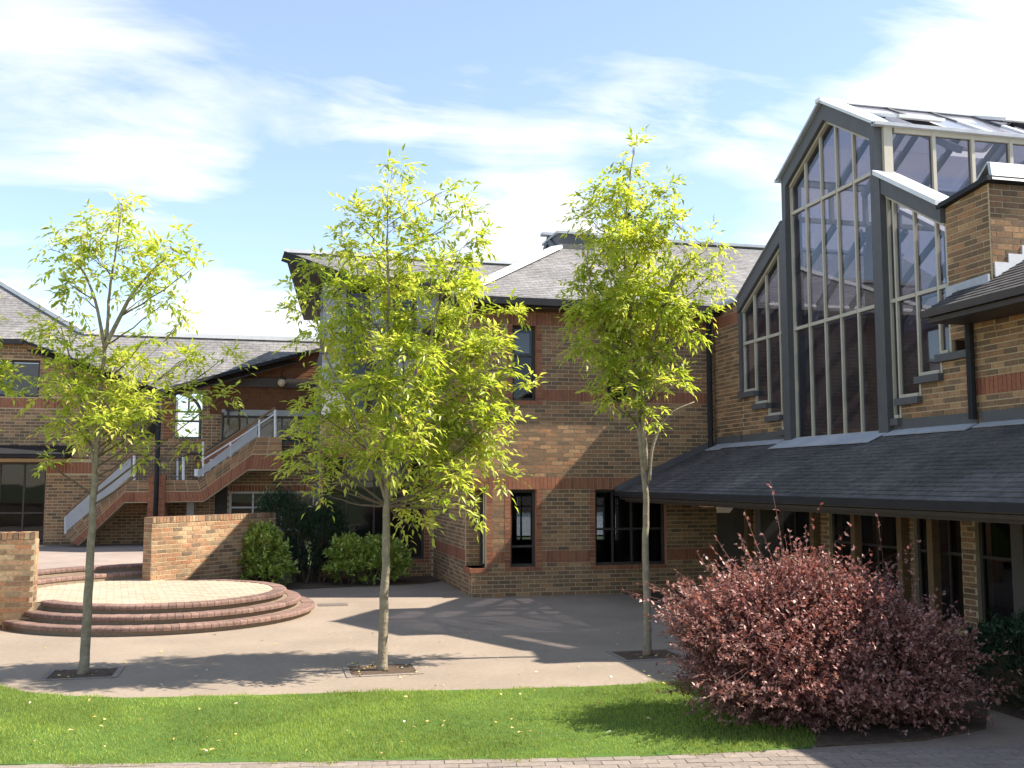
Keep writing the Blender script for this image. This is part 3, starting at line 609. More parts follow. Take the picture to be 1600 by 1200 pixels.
# roofs: lead on the outer slopes, a glazed lantern along the ridge
XE = 17.5
for s_ in (1, -1):
    ya, yb, yc = Y0+s_*3.14, Y0+s_*1.36, Y0+s_*1.36
    q = MB(); q.prism([(XG-.16, ya, 5.425), (XG-.16, yb, 6.475), (XE, yb, 6.475), (XE, ya, 5.425)], (0, 0, .07)); 
    if s_ < 0:
        q = MB(); q.prism([(XG-.16, 11.05, 5.665), (XG-.16, yb, 6.475), (XG+.2, yb, 6.475), (XG+.2, 11.05, 5.665)], (0, 0, .07)); q.build('verge', 'lit_lead_and_white', hall)
        q = MB(); q.prism([(XG+.21, ya, 4.9), (XG+.21, yb, 5.95), (XE, yb, 5.95), (XE, ya, 4.9)], (0, 0, .07)); q.build('lower_roof', 'lead', hall)
    else:
        x = XG-.16; k = 0
        while x < XE-.4:
            x1 = x+(.36 if k == 0 else .7)
            q = MB(); q.prism([(x+.03, ya, 5.445), (x+.03, yb, 6.495), (x1-.03, yb, 6.495), (x1-.03, ya, 5.445)], (0, 0, .012)); q.build('roof_pane', 'lead' if k == 0 else 'glass_roof', hall)
            q = MB(); q.bar((x1, ya, 5.42), (x1, yb, 6.47), .07, .1); q.build('rafter', 'frame_dark', hall)
            x = x1; k += 1
    # lantern side window
    zc = 5.98 if s_ < 0 else 6.5
    q = MB(); q.box((XG+.2, yb-.03, zc), (XE, yb+.03, zc+.08)); q.box((XG+.2, yb-.04, 7.12), (XE, yb+.04, 7.2)); q.build('clerestory_rail', 'mullion', hall)
    x = XG+.02; k = 0
    while x < XE-.3:
        q = MB(); q.box((x, yb-.045, zc+.02), (x+(.14 if k == 0 else .055), yb+.045, 7.2)); q.build('clerestory_post', 'mullion', hall)
        x1 = x+(.14 if k == 0 else .055); x = x+(.8 if k == 0 else .66); k += 1
        q = MB(); q.box((x1, yb-.004, zc+.08), (min(x, XE), yb+.004, 7.12)); q.build('pane', gl_th, hall)
    # lantern roof panes and bars
    q = MB(); q.bar((XG-.16, Y0+s_*1.42, 7.215), (XE, Y0+s_*1.42, 7.215), .1, .05); q.build('lantern_eave', 'lead', hall)
    q = MB(); q.prism([(XG-.16, Y0+s_*1.42, 7.2), (XG-.16, Y0, 8.062), (XG+.22, Y0, 8.062), (XG+.22, Y0+s_*1.42, 7.2)], (0, 0, .05)); q.build('verge', 'lit_lead_and_white' if s_ < 0 else 'lead', hall)  # sunlit side takes the lighter lead
    k = 0; x = XG+.25
    while x < XE-.5:
        x1 = x+.8
        for t0, t1 in ((0, .5), (.5, 1)):
            a, b = np.array([0, Y0+s_*1.4*(1-t0), 7.215+.84*t0]), np.array([0, Y0+s_*1.4*(1-t1), 7.215+.84*t1])
            lift = .13 if (t0 > 0 or s_ < 0) and k % 3 == 0 and t0 == .5*(k % 2) else 0
            a_, b_ = a+np.array([0, 0, lift]), b.copy()
            q = MB(); q.prism([a_+[x+.03, 0, 0], a_+[x1-.03, 0, 0], b_+[x1-.03, 0, 0], b_+[x+.03, 0, 0]], (0, 0, .012)); q.build('roof_pane', 'glass_lantern' if s_ < 0 else 'glass_roof', hall)
            if lift or t0 == 0:
                q = MB(); q.bar(a_+[x+.02, 0, .02], a_+[x1-.02, 0, .02], .06, .05); q.bar(a_+[x+.02, 0, .02], b_+[x+.02, 0, .02], .06, .05); q.bar(a_+[x1-.02, 0, .02], b_+[x1-.02, 0, .02], .06, .05); q.build('rooflight_frame', 'mullion_white', hall)
        q = MB(); q.bar((x, Y0+s_*1.4, 7.2), (x, Y0, 8.04), .06, .09); q.build('rafter', 'frame_dark', hall)
        x = x1; k += 1
q = MB(); q.bar((XG-.18, Y0, 8.09), (XE, Y0, 8.09), .14, .06); q.build('ridge_capping', 'lit_lead_and_white', hall)
# inside the hall
q = MB(); q.box((8.497, YF+.02, 0), (9.5, YF+.3, 2.2)); q.build('return_wall', 'interior', hall)
q = MB(); q.box((6.6, YN, 1.715), (6.74, 18.05, 1.76)); q.build('eaves_beam', 'timber_dark', hall)
q = MB(); q.box((9.26, 10.2, -.02), (XE, 18, .03)); q.box((11.8, 10.7, 2.7), (XE, 17.2, 2.95)); q.build('floor', 'interior', hall)
q = MB(); q.box((XG+.32, 16.95, 0), (XE, 17.15, 5.4)); q.box((XG+.32, 10.35, 0), (XE, 10.55, 5.4)); q.box((XE, 10.3, 0), (XE+.2, 17.2, 5.4)); q.build('inner_wall', 'interior', hall)
q = MB(); q.prism([(XE+.01, *p) for p in [(Y0-y, z) for y, z in prof(0)]], (.18, 0, 0)); q.build('rear_gable', 'interior', hall)
for x, y in ((9.9, 14.75), (9.9, 12.75), (11.9, 14.75), (11.9, 12.75), (10.6, 15.9), (10.6, 11.6)):
    q = MB(); q.box((x-.09, y-.09, 0), (x+.09, y+.09, 6.4)); q.build('column', 'timber', hall)
for x in (9.9, 11.9, 14):
    q = MB(); q.bar((x, 10.7, 5.0), (x, 16.8, 5.0), .09, .14); q.bar((x, 10.7, 5.05), (x, 12.5, 6.4), .08, .1); q.bar((x, 16.8, 5.05), (x, 15.0, 6.4), .08, .1); q.bar((x, 12.5, 7.0), (x, 13.76, 7.8), .08, .1); q.bar((x, 15.0, 7.0), (x, 13.76, 7.8), .08, .1); q.build('truss', 'lead', hall)
q = MB(); q.box((11.75, 10.7, 2.95), (11.85, 17, 3.9)); q.build('balustrade', 'timber', hall)
# lean-to: slates, flashings, gutter, soffit
lt = roof(hall, [(EV[0], 18.08, EV[1]), (EV[0], YN, EV[1]), (XG, YN, 2.79), (XG, 18.08, 2.79)], (1, 0, .436), .1, 'slate', 'lean_to_roof', 290, (.2, .115))
sl = np.array([XG-EV[0], 0, 2.79-EV[1]]); nrm = norm(np.cross([0, 1, 0], sl)); nrm = nrm if nrm[2] > 0 else -nrm
def apron(y0, y1, f, lift=.022):
    p = np.array([XG, y0, 2.79])+nrm*lift; q = MB(); q.prism([p, p+[0, y1-y0, 0], p+[0, y1-y0, 0]-sl*f, p+[0, y0-y0, 0]-sl*f], nrm*.012); q.build('lead_apron', 'lead', hall)
apron(12.35, 15.2, .2); apron(15.25, 17.3, .1); apron(10.6, 12.3, .1); apron(17.35, 17.95, .14); apron(YN, 10.55, .07)
for y0, y1 in ((10.6, 12.3), (15.22, 16.9), (YN, 10.55), (16.95, 18.0)):
    q = MB(); q.box((XG-.03, y0, 2.78), (XG-.014, y1, 2.95)); q.build('lead_upstand', 'frame_dark', hall)
q = MB(); q.box((EV[0]-.08, YN, EV[1]-.075), (EV[0]+.02, 18.05, EV[1]+.01)); q.build('gutter', 'gutter', hall)
q = MB(); q.box((EV[0]+.03, YN, EV[1]-.14), (9.19, 18.05, EV[1]-.1)); q.build('soffit', 'timber_dark', hall)
a, b = np.array([EV[0]-.05, YF-.03, EV[1]+.03]), np.array([XG-.05, YF-.03, 2.85])
q = MB(); q.bar(a, b, .05, .12); q.build('abutment_flashing', 'frame_dark', hall)
# wall under the lean-to: brick piers, timber posts, windows widened to deepen the shade
wy = lambda p: gx(p, 850, 9.2)[1]
lh = [(wy(1066), .15, wy(1042), 1.78), (wy(1164), .15, wy(1126), 1.78), (wy(1266), .15, wy(1186), 1.78), (wy(1405), .15, wy(1296), 1.78), (wy(1502), .15, wy(1428), 1.78), (wy(1588), .15, wy(1524), 1.78), (9.0, .95, 9.55, 1.62)]
wall(hall, (9.2, 0, 0), (0, 1, 0), NX, [(YN, 0), (18.08, 0), (18.08, 1.85), (YN, 1.85)], lh, [], [], bm='brick_dark', nind=90, thick=.25)
for i, h_ in enumerate(lh):
    w_ = h_[2]-h_[0]; us = [h_[0]+w_*k/3 for k in (1, 2)] if w_ > .9 else ()
    window(hall, (9.2, 0, 0), (0, 1, 0), NX, h_, us=us, vs=(1.1,) if w_ > .4 and i < 6 else (), fm='mullion_white' if i == 6 else 'timber_dark', inset=.06)
for p in (1176, 1280, 1345, 1418, 1466):
    y = wy(p); q = MB(); q.box((9.06, y-.06, 0), (9.18, y+.06, 1.8)); q.build('timber_post', 'timber', hall)
q = MB(); q.box((11, YN, 0), (11.2, 10.3, 2.3)); q.build('inner_wall', 'interior', hall)

# ================================================================== near brick wing with the short tower
wing = thing('brick_wing', 'brick wing with square tower and overhanging slate eave at the right picture edge', 'building', (XG, 10, 0))
wall(wing, OG, UG, NX, [(YN, 2.4), (10.69, 2.4), (10.69, 4.3), (YN, 4.3)], bands=[(YN, 3.15, 10.69, 3.375)], bm='brick_dark', nind=150)
ta = 8.47
tw = wall(wing, (ta, 0, 0), UG, NX, [(10.236, 3.9), (11.03, 3.9), (11.03, 5.62), (10.236, 5.72)], bm='brick_dark', nind=60, thick=.2, name='tower_wall')
wall(wing, (0, 10.228, 0), EX, NY, [(ta+.004, 4.0), (10.2, 4.0), (10.2, 5.72), (ta+.004, 5.72)], bm='brick_dark', nind=60, thick=.2, name='tower_wall')
q = MB(); q.box((ta+.2, 10.44, 3.9), (10.2, 11.03, 5.6)); q.build('tower_core', 'mortar', wing)
q = MB(); q.prism([(ta-.09, 10.13, 5.73), (ta-.09, 10.13, 5.79), (ta-.09, 11.1, 5.68), (ta-.09, 11.1, 5.62)], (1.9, 0, 0)); q.build('cap_slab', 'gutter', wing)
q = MB(); q.prism([(ta-.02, 10.12, 5.74), (10.4, 10.12, 5.74), (10.4, 10.2, 5.98), (ta+.02, 10.2, 5.98)], (0, .05, 0)); q.build('tower_cap', 'lead', wing)
q = MB(); q.prism([(ta+.02, 10.25, 5.97), (10.4, 10.25, 5.97), (10.4, 11.05, 5.72), (ta+.3, 11.05, 5.72)], (0, 0, .03)); q.build('cap_roof', 'lead', wing)
eave_n = np.array([7.9, 0, 4.2]); top_n = np.array([12.5, 0, 4.2+4.6*.57])
roof(wing, [eave_n+[0, 10.75, 0], eave_n+[0, YN, 0], top_n+[0, YN, 0], top_n+[0, 10.75, 0]], (1, 0, .57), .12, 'slate', 'roof', 60, (.2, .115))
q = MB(); q.box((7.85, YN, 4.11), (7.9, 10.78, 4.2)); q.build('fascia', 'timber_dark', wing)
q = MB(); q.prism([(7.9, 10.7, 4.04), (8.49, 10.7, 4.04), (8.49, 10.7, 4.36), (7.9, 10.7, 4.1)], (0, YN-10.7, 0)); q.build('soffit', 'timber_dark', wing)
q = MB(); q.tube([(8.42, 10.62, 4.1), (8.42, 10.62, 2.86)], .05, 8); q.build('drainpipe', 'gutter', wing)
for k in range(7):     # stepped lead flashing where roof meets tower
    x = 8.5+k*.2; z = 4.2+(x-7.9)*.57
    q = MB(); q.box((x, 10.205, z-.02), (x+.2, 10.222, z+.2)); q.build('step_flashing', 'lit_lead_and_white', wing)
q = MB(); q.bar((8.40, 10.98, 4.5), (8.40, 10.2, 4.52), .03, .14); q.build('flashing', 'lead', wing)

# ================================================================== gallery building on the left
YL = 26.0
gal = thing('gallery_building', 'long brick building on the left with a sweeping slate roof coming down to a point', 'building', (-4, YL, ZT))
gX = lambda p, y=700: gy(p, y, YL)[0]
gZ = lambda y, p=200: gy(p, y, YL)[2]
OL = (0, YL, 0)
lo_op = (gX(-60), ZT, gX(74), gZ(722, 50)); up_w = (gX(-60), gZ(620, 30), gX(57), gZ(562, 30))
op1, op2 = (gX(271), gZ(685), gX(314), gZ(612)), (gX(196), gZ(685), gX(250), gZ(618))
wall(gal, OL, EX, NY, [(-14, ZT), (gX(330), ZT), (gX(330), gZ(598, 330)), (gX(250), gZ(602, 250)), (gX(115), gZ(562, 115)), (gX(38), gZ(524, 38)), (-14, gZ(524, 0))], [lo_op, up_w, op1, op2], [(-14, gZ(638, 60), gX(112), gZ(622, 60)), (gX(75), gZ(740, 90), gX(150), gZ(722, 90))], [(gX(254), gZ(685), gX(270), gZ(630))], bm='brick_dark', nind=60)
window(gal, OL, EX, NY, lo_op, us=(gX(0), gX(38)), vs=(1.35,), inset=.15)
window(gal, OL, EX, NY, up_w, us=(gX(12),), inset=.1)
q = MB(); q.box((gX(-60), YL+.22, gZ(617, 30)), (gX(11), YL+.23, gZ(590, 30))); q.build('blind', 'panel_grey', gal)
# arched window through which the sky shows
q = MB(); x0, z0, x1, z1 = op1; cxm, rad = x0, (x1-x0)
arc = [(x1-.04-(rad-.04)*(1-math.cos(R(a))), YL+.1, z0+(z1-z0)*.55+(z1-z0)*.45*math.sin(R(a))) for a in range(0, 91, 10)]
q.tube([(x1-.04, YL+.1, z0)]+arc, .04, 6); q.build('arch_bar', 'frame_dark', gal)
q = MB(); q.box((x0, YL+.07, z0+.42), (x1, YL+.13, z0+.47)); q.box((x0, YL+.07, z0+.66), (x1, YL+.13, z0+.7)); q.box(((x0+x1)/2-.02, YL+.07, z0+.7), ((x0+x1)/2+.02, YL+.13, z1)); q.build('glazing_bar', 'frame_dark', gal)
q = MB(); q.box((x0, YL+.095, z0), (x1, YL+.103, z1)); q.build('pane', 'glass_clear', gal)
# right hand part, tile hung above
lw, ld = (gX(358, 790), gZ(830, 400), gX(492, 790), gZ(768, 400)), (gX(335, 790), ZT, gX(355, 790), gZ(760, 345))
uw = (gX(345), gZ(692, 420), gX(503), gZ(650, 420))
wall(gal, OL, EX, NY, [(gX(330), ZT), (1.5, ZT), (1.5, gZ(650, 420)+.02), (gX(330), gZ(650, 420)+.02)], [lw, ld, uw], [(lw[0], lw[3], lw[2], lw[3]+.16)], [], bm='brick_stock', nind=60)
window(gal, OL, EX, NY, lw, us=(gX(395, 790), gX(440, 790)), vs=(gZ(793, 400),), fm='mullion_white', fwid=.05)
window(gal, OL, EX, NY, uw, us=(gX(385), gX(440)), fm='frame_dark')
q = MB(); q.box((ld[0], YL+.1, ZT), (ld[2], YL+.16, ld[3])); q.build('door', 'timber_dark', gal)
th_ = [(gX(326), gZ(650, 420)+.03), (1.5, gZ(650, 420)+.03), (1.5, gZ(535, 480)), (gX(480), gZ(545, 480)), (gX(326), gZ(598, 330))]
q = MB(); q.prism([(u, YL-.02, z) for u, z in th_], (0, .3, 0)); tl = q.build('tile_hanging', 'mortar_red', gal)
lay('tile', 'tiling', courses(th_, [], .1, .17, .003), (0, YL-.02, 0), EX, (0, 0, 1), NY, 'tile_hung', tl, 0, (.003, .006), .004)
q = MB(); q.box((gX(352), YL-.12, gZ(606, 430)), (1.4, YL-.02, gZ(592, 430))); q.build('slot_window', 'timber_dark', gal)
q = MB(); q.box((gX(345), YL-.05, gZ(650, 420)), (1.45, YL-.0, gZ(641, 420))); q.build('lintel', 'panel_grey', gal)
# canopy over the lower opening, dark rooms
q = MB(); q.prism([(-14, 25.0, gZ(716, 60)), (gX(113), 25.0, gZ(716, 60)), (gX(113), 25.98, gZ(716, 60)), (-14, 25.98, gZ(716, 60))], (0, 0, .08)); q.prism([(-14, 24.96, gZ(716, 60)+.08), (-14, 25.98, gZ(716, 60)+.08), (-14, 25.98, gZ(696, 60))], (14+gX(113), 0, 0)); q.build('canopy', 'gutter', gal)  # canopy made near-black to stand for the shade on it
q = MB(); q.box((-14, 29, ZT), (gX(252), 29.2, 5)); q.box((-14, 28.6, 3), (gX(180), 28.8, 5.2)); q.box((gX(252), YL+.3, ZT), (gX(252)+.1, 29.2, 4.3)); q.box((gX(318), YL+.3, ZT), (gX(318)+.1, 29.2, 4.3)); q.box((gX(318), 28.5, ZT), (1.5, 28.7, 4.4)); q.box((-14, YL+.3, gZ(690)), (1.5, 29, gZ(690)+.15)); q.build('inner_wall', 'interior', gal)
# roof: one sweeping slope that comes down to a point over the steel column
VX = gy(250, 608, 24.55); pt_ = .95; nL = norm((0, -pt_, 1))
rpix = [(250, 608), (478, 549), (520, 540), (520, 533), (132, 522), (0, 443), (-70, 402), (-70, 531), (38, 531)]
rpts = [gp(x, y, VX, nL) for x, y in rpix]
zr = rpts[4][2]; rpts[3] = VX+(rpts[3]-VX)*((zr-VX[2])/(rpts[3][2]-VX[2]))
rf = roof(gal, rpts, (0, 1, pt_), .06)
for i, j, m_, h_ in ((0, 1, 'gutter', .08), (1, 2, 'gutter', .08), (7, 8, 'gutter', .12), (8, 0, 'gutter', .06)):
    a, b = rpts[i]+np.array([0, -.03, -.04]), rpts[j]+np.array([0, -.03, -.04]); q = MB(); q.bar(a, b, .07, h_); q.build('fascia', m_, gal)
for i, j in ((3, 4), (4, 5), (5, 6)):
    q = MB(); q.bar(rpts[i]+np.array([0, 0, .04]), rpts[j]+np.array([0, 0, .04]), .16, .1); q.build('ridge_capping', 'lit_lead_and_white', gal)
roof(gal, [rpts[3], rpts[4], rpts[4]+np.array([0, 1.5, -.7]), rpts[3]+np.array([0, 1.5, -.7])], (0, -1, .5), .1)
roof(gal, [rpts[4], rpts[5], rpts[6], rpts[6]+np.array([0, 4, -1.9]), rpts[4]+np.array([0, 4, -1.9])], (0, -1, .5), .1) if False else None
q = MB(); q.prism([VX+np.array([0, .25, -.22]), gp(470, 552, VX, nL)+np.array([0, .2, -.2]), gp(38, 533, VX, nL)+np.array([0, .2, -.2])], (0, 0, .03)); q.build('soffit', 'timber_dark', gal)

# steel column under the roof point
colm = thing('steel_column', 'slim black steel column carrying the low point of the slate roof', 'column', (VX[0], 24.5, ZT))
q = MB(); q.tube([(VX[0], 24.5, ZT), (VX[0], 24.5, VX[2]-.15)], .055, 10); q.build('shaft', 'gutter', colm, smooth=True)
q = MB(); q.box((VX[0]-.1, 24.4, VX[2]-.18), (VX[0]+.1, 24.6, VX[2]-.13)); q.build('head_plate', 'gutter', colm)
q = MB(); q.box((VX[0]-.1, 24.4, ZT), (VX[0]+.1, 24.6, ZT+.03)); q.build('base_plate', 'gutter', colm)
# globe lamp on the tile hanging
lp = gy(440, 598, YL-.3); lamp = thing('globe_lamp', 'round cream globe lamp on a dark bracket under the rising roof edge', 'lamp', lp)
q = MB(); q.tube([lp+np.array([0, 0, .25*math.cos(R(a))-.15]) for a in ()] or [lp+np.array([0, .27, .32]), lp+np.array([0, .05, .3]), lp+np.array([0, 0, .12])], .022, 6); q.build('bracket', 'gutter', lamp)
q = MB()
for i in range(10):
    pass
q.tube([lp+np.array([0, 0, -.1*math.cos(math.pi*i/10)]) for i in range(11)], [max(.004, .1*math.sin(math.pi*i/10)) for i in range(11)], 14); q.build('globe', 'globe', lamp, smooth=True)
q = MB(); q.tube([lp+np.array([0, 0, .085]), lp+np.array([0, 0, .13])], .045, 10); q.build('cap', 'gutter', lamp)

# ================================================================== outdoor staircase
YS, DS = 24.8, 1.05
st = thing('outdoor_staircase', 'brick faced outdoor staircase with a landing, grey side panels and white posts', 'staircase', gy(200, 840, YS))
s3 = lambda x, y, d=0.: gy(x, y, YS)+np.array([0, d, 0])
upper = [(100, 836), (197, 750), (308, 750), (402, 683), (440, 683)]
midl = [(112, 846), (195.5, 768), (313, 767), (394, 709), (440, 709)]
lower = [(122, 853), (194, 786), (318, 784), (387, 735), (440, 735)]
for k, nm in enumerate(('lower_flight', 'landing', 'upper_flight', 'top_landing')):
    q = MB(); q.prism([s3(*upper[k]), s3(*upper[k+1]), s3(*lower[k+1]), s3(*lower[k])], (0, DS, 0)); body = q.build(nm, 'mortar', st)
    for (A, B, mt, nm2) in ((upper, midl, 'brick_dark', 'brick_course'), (midl, lower, 'brick_red', 'soldier_course')):
        a0, a1, b0, b1 = s3(*A[k]), s3(*A[k+1]), s3(*B[k]), s3(*B[k+1])
        L = np.linalg.norm(a1-a0); n = max(1, int(L/(.225 if mt == 'brick_dark' else .075))); rows = 4 if mt == 'brick_dark' else 1
        q = MB()
        for i in range(n):
            for r_ in range(rows):
                t0, t1 = (i+.03)/n, (i+.97)/n; f0, f1 = (r_+.06)/rows, (r_+.94)/rows
                P = lambda t, f: (a0+(a1-a0)*t)*(1-f)+(b0+(b1-b0)*t)*f
                q.prism([P(t0, f0), P(t1, f0), P(t1, f1), P(t0, f1)], (0, -random.uniform(.006, .01), 0), random.random())
        q.build(nm2, mt, body, kind='stuff')
for (pts, nm) in (([(100, 833), (100, 808), (204, 714), (204, 744)], 'lower_side_panel'), ([(309, 747), (309, 735), (402, 664), (402, 681)], 'upper_side_panel')):
    q = MB(); q.prism([s3(*p, .06) for p in pts], (0, .05, 0)); q.build(nm, 'panel_grey', st)
# treads of both flights
for (x0, y0, x1, y1, n, nm) in ((104, 845, 197, 752, 8, 'tread'), (303, 741, 402, 680, 8, 'tread')):
    for i in range(n):
        a = s3(x0+(x1-x0)*i/n, y0+(y1-y0)*(i+1)/n); b = s3(x0+(x1-x0)*(i+1)/n, y0+(y1-y0)*(i+1)/n)
        q = MB(); q.box((a[0], YS+.12, a[2]-.16), (b[0]+.02, YS+DS-.02, a[2]+.01)); q.build('tread', 'lit_lead_and_white' if x0 > 200 else 'terrace_paving', st)
# inner parapet of the upper flight, hand rails, posts, landing bars
q = MB(); q.prism([s3(300, 735, DS), s3(300, 722, DS), s3(385, 664, DS), s3(385, 680, DS)], (0, .1, 0)); q.build('inner_parapet', 'brick_red', st)
def rail(pts, m='timber', r_=.03, d=.085, nm='handrail'):
    q = MB(); q.tube([s3(x, y, d) for x, y in pts], r_, 6); q.build(nm, m, st)
rail([(101, 804), (204, 711)]); rail([(316, 712), (372, 676), (430, 637)]); rail([(314, 720), (372, 684), (430, 646)], 'lit_lead_and_white', .018); rail([(272, 717), (290, 707), (316, 707), (345, 690)], 'timber_dark', .025, DS); rail([(300, 716), (372, 669), (372, 636), (350, 636)], 'timber_dark', .03, DS)
for x, y0, y1, d in ((101, 834, 808, .085), (209, 752, 712, .085), (272, 750, 716, DS-.1), (286, 752, 714, .085), (317, 745, 690, .085), (360, 716, 690, .085), (405, 683, 655, .085), (430, 683, 640, .085), (354, 660, 636, DS), (345, 664, 640, DS)):
    q = MB(); a, b = s3(x, y0, d), s3(x, y1, d); q.tube([a, b], .035 if x in (209, 430, 286) else .027, 6); q.build('post', 'lit_lead_and_white' if d < .2 or x == 272 else 'timber_dark', st)
for x in range(214, 286, 6):
    q = MB(); q.tube([s3(x, 750, .085), s3(x, 720, .085)], .007, 4); q.build('baluster', 'frame_dark', st)
rail([(209, 719), (286, 719)], 'frame_dark', .014); rail([(209, 745), (286, 745)], 'frame_dark', .012)
# brick pier below the landing
pa, pb = s3(231, 800), s3(257, 800)
wall(st, (0, YS-.08, 0), EX, NY, [(pa[0], ZT), (pb[0], ZT), (pb[0], 2.25), (pa[0], 2.25)], bm='brick_red', thick=.35, name='pier', nind=0, core='mortar_red')
q = MB(); q.box((pa[0]+.2, YS+.3, ZT), (pa[0]+.35, YS+DS, 1.75)); q.build('understair_wall', 'mortar_red', st)
# white downpipe box and lit brick on the back wall below the landing are part of the building
q = MB(); q.box((gX(292, 800), YL-.1, ZT), (gX(303, 800), YL-.01, gZ(785, 300))); q.build('white_post', 'lit_lead_and_white', gal)

# ================================================================== planting
def leaf_mesh(P, D, Nn, L, W, fold=.25, droop=0.):
    """lance-shaped leaflets, folded on the midrib: base P, direction D, normal Nn (all n x 3)"""
    n = len(P); S_ = np.cross(D, Nn); S_ /= np.linalg.norm(S_, axis=1)[:, None]+1e-9
    L = L[:, None]; W = W[:, None]
    a = P; t = P+D*L-Nn*L*droop; m1 = P+D*L*.42+S_*W*.5+Nn*W*fold; m2 = P+D*L*.42-S_*W*.5+Nn*W*fold; c = P+D*L*.45-Nn*L*droop*.2
    V = np.stack([a, m1, t, m2, c], 1).reshape(-1, 3)
    b = (np.arange(n)*5)[:, None]
    F = np.concatenate([b+np.array([[0, 4, 1]]), b+np.array([[4, 2, 1]]), b+np.array([[0, 3, 4]]), b+np.array([[4, 3, 2]])], 1).reshape(-1, 3)
    return V, F
def unit(v): return v/(np.linalg.norm(v, axis=-1, keepdims=True)+1e-9)
def rand_unit(n): return unit(rng.normal(size=(n, 3)))

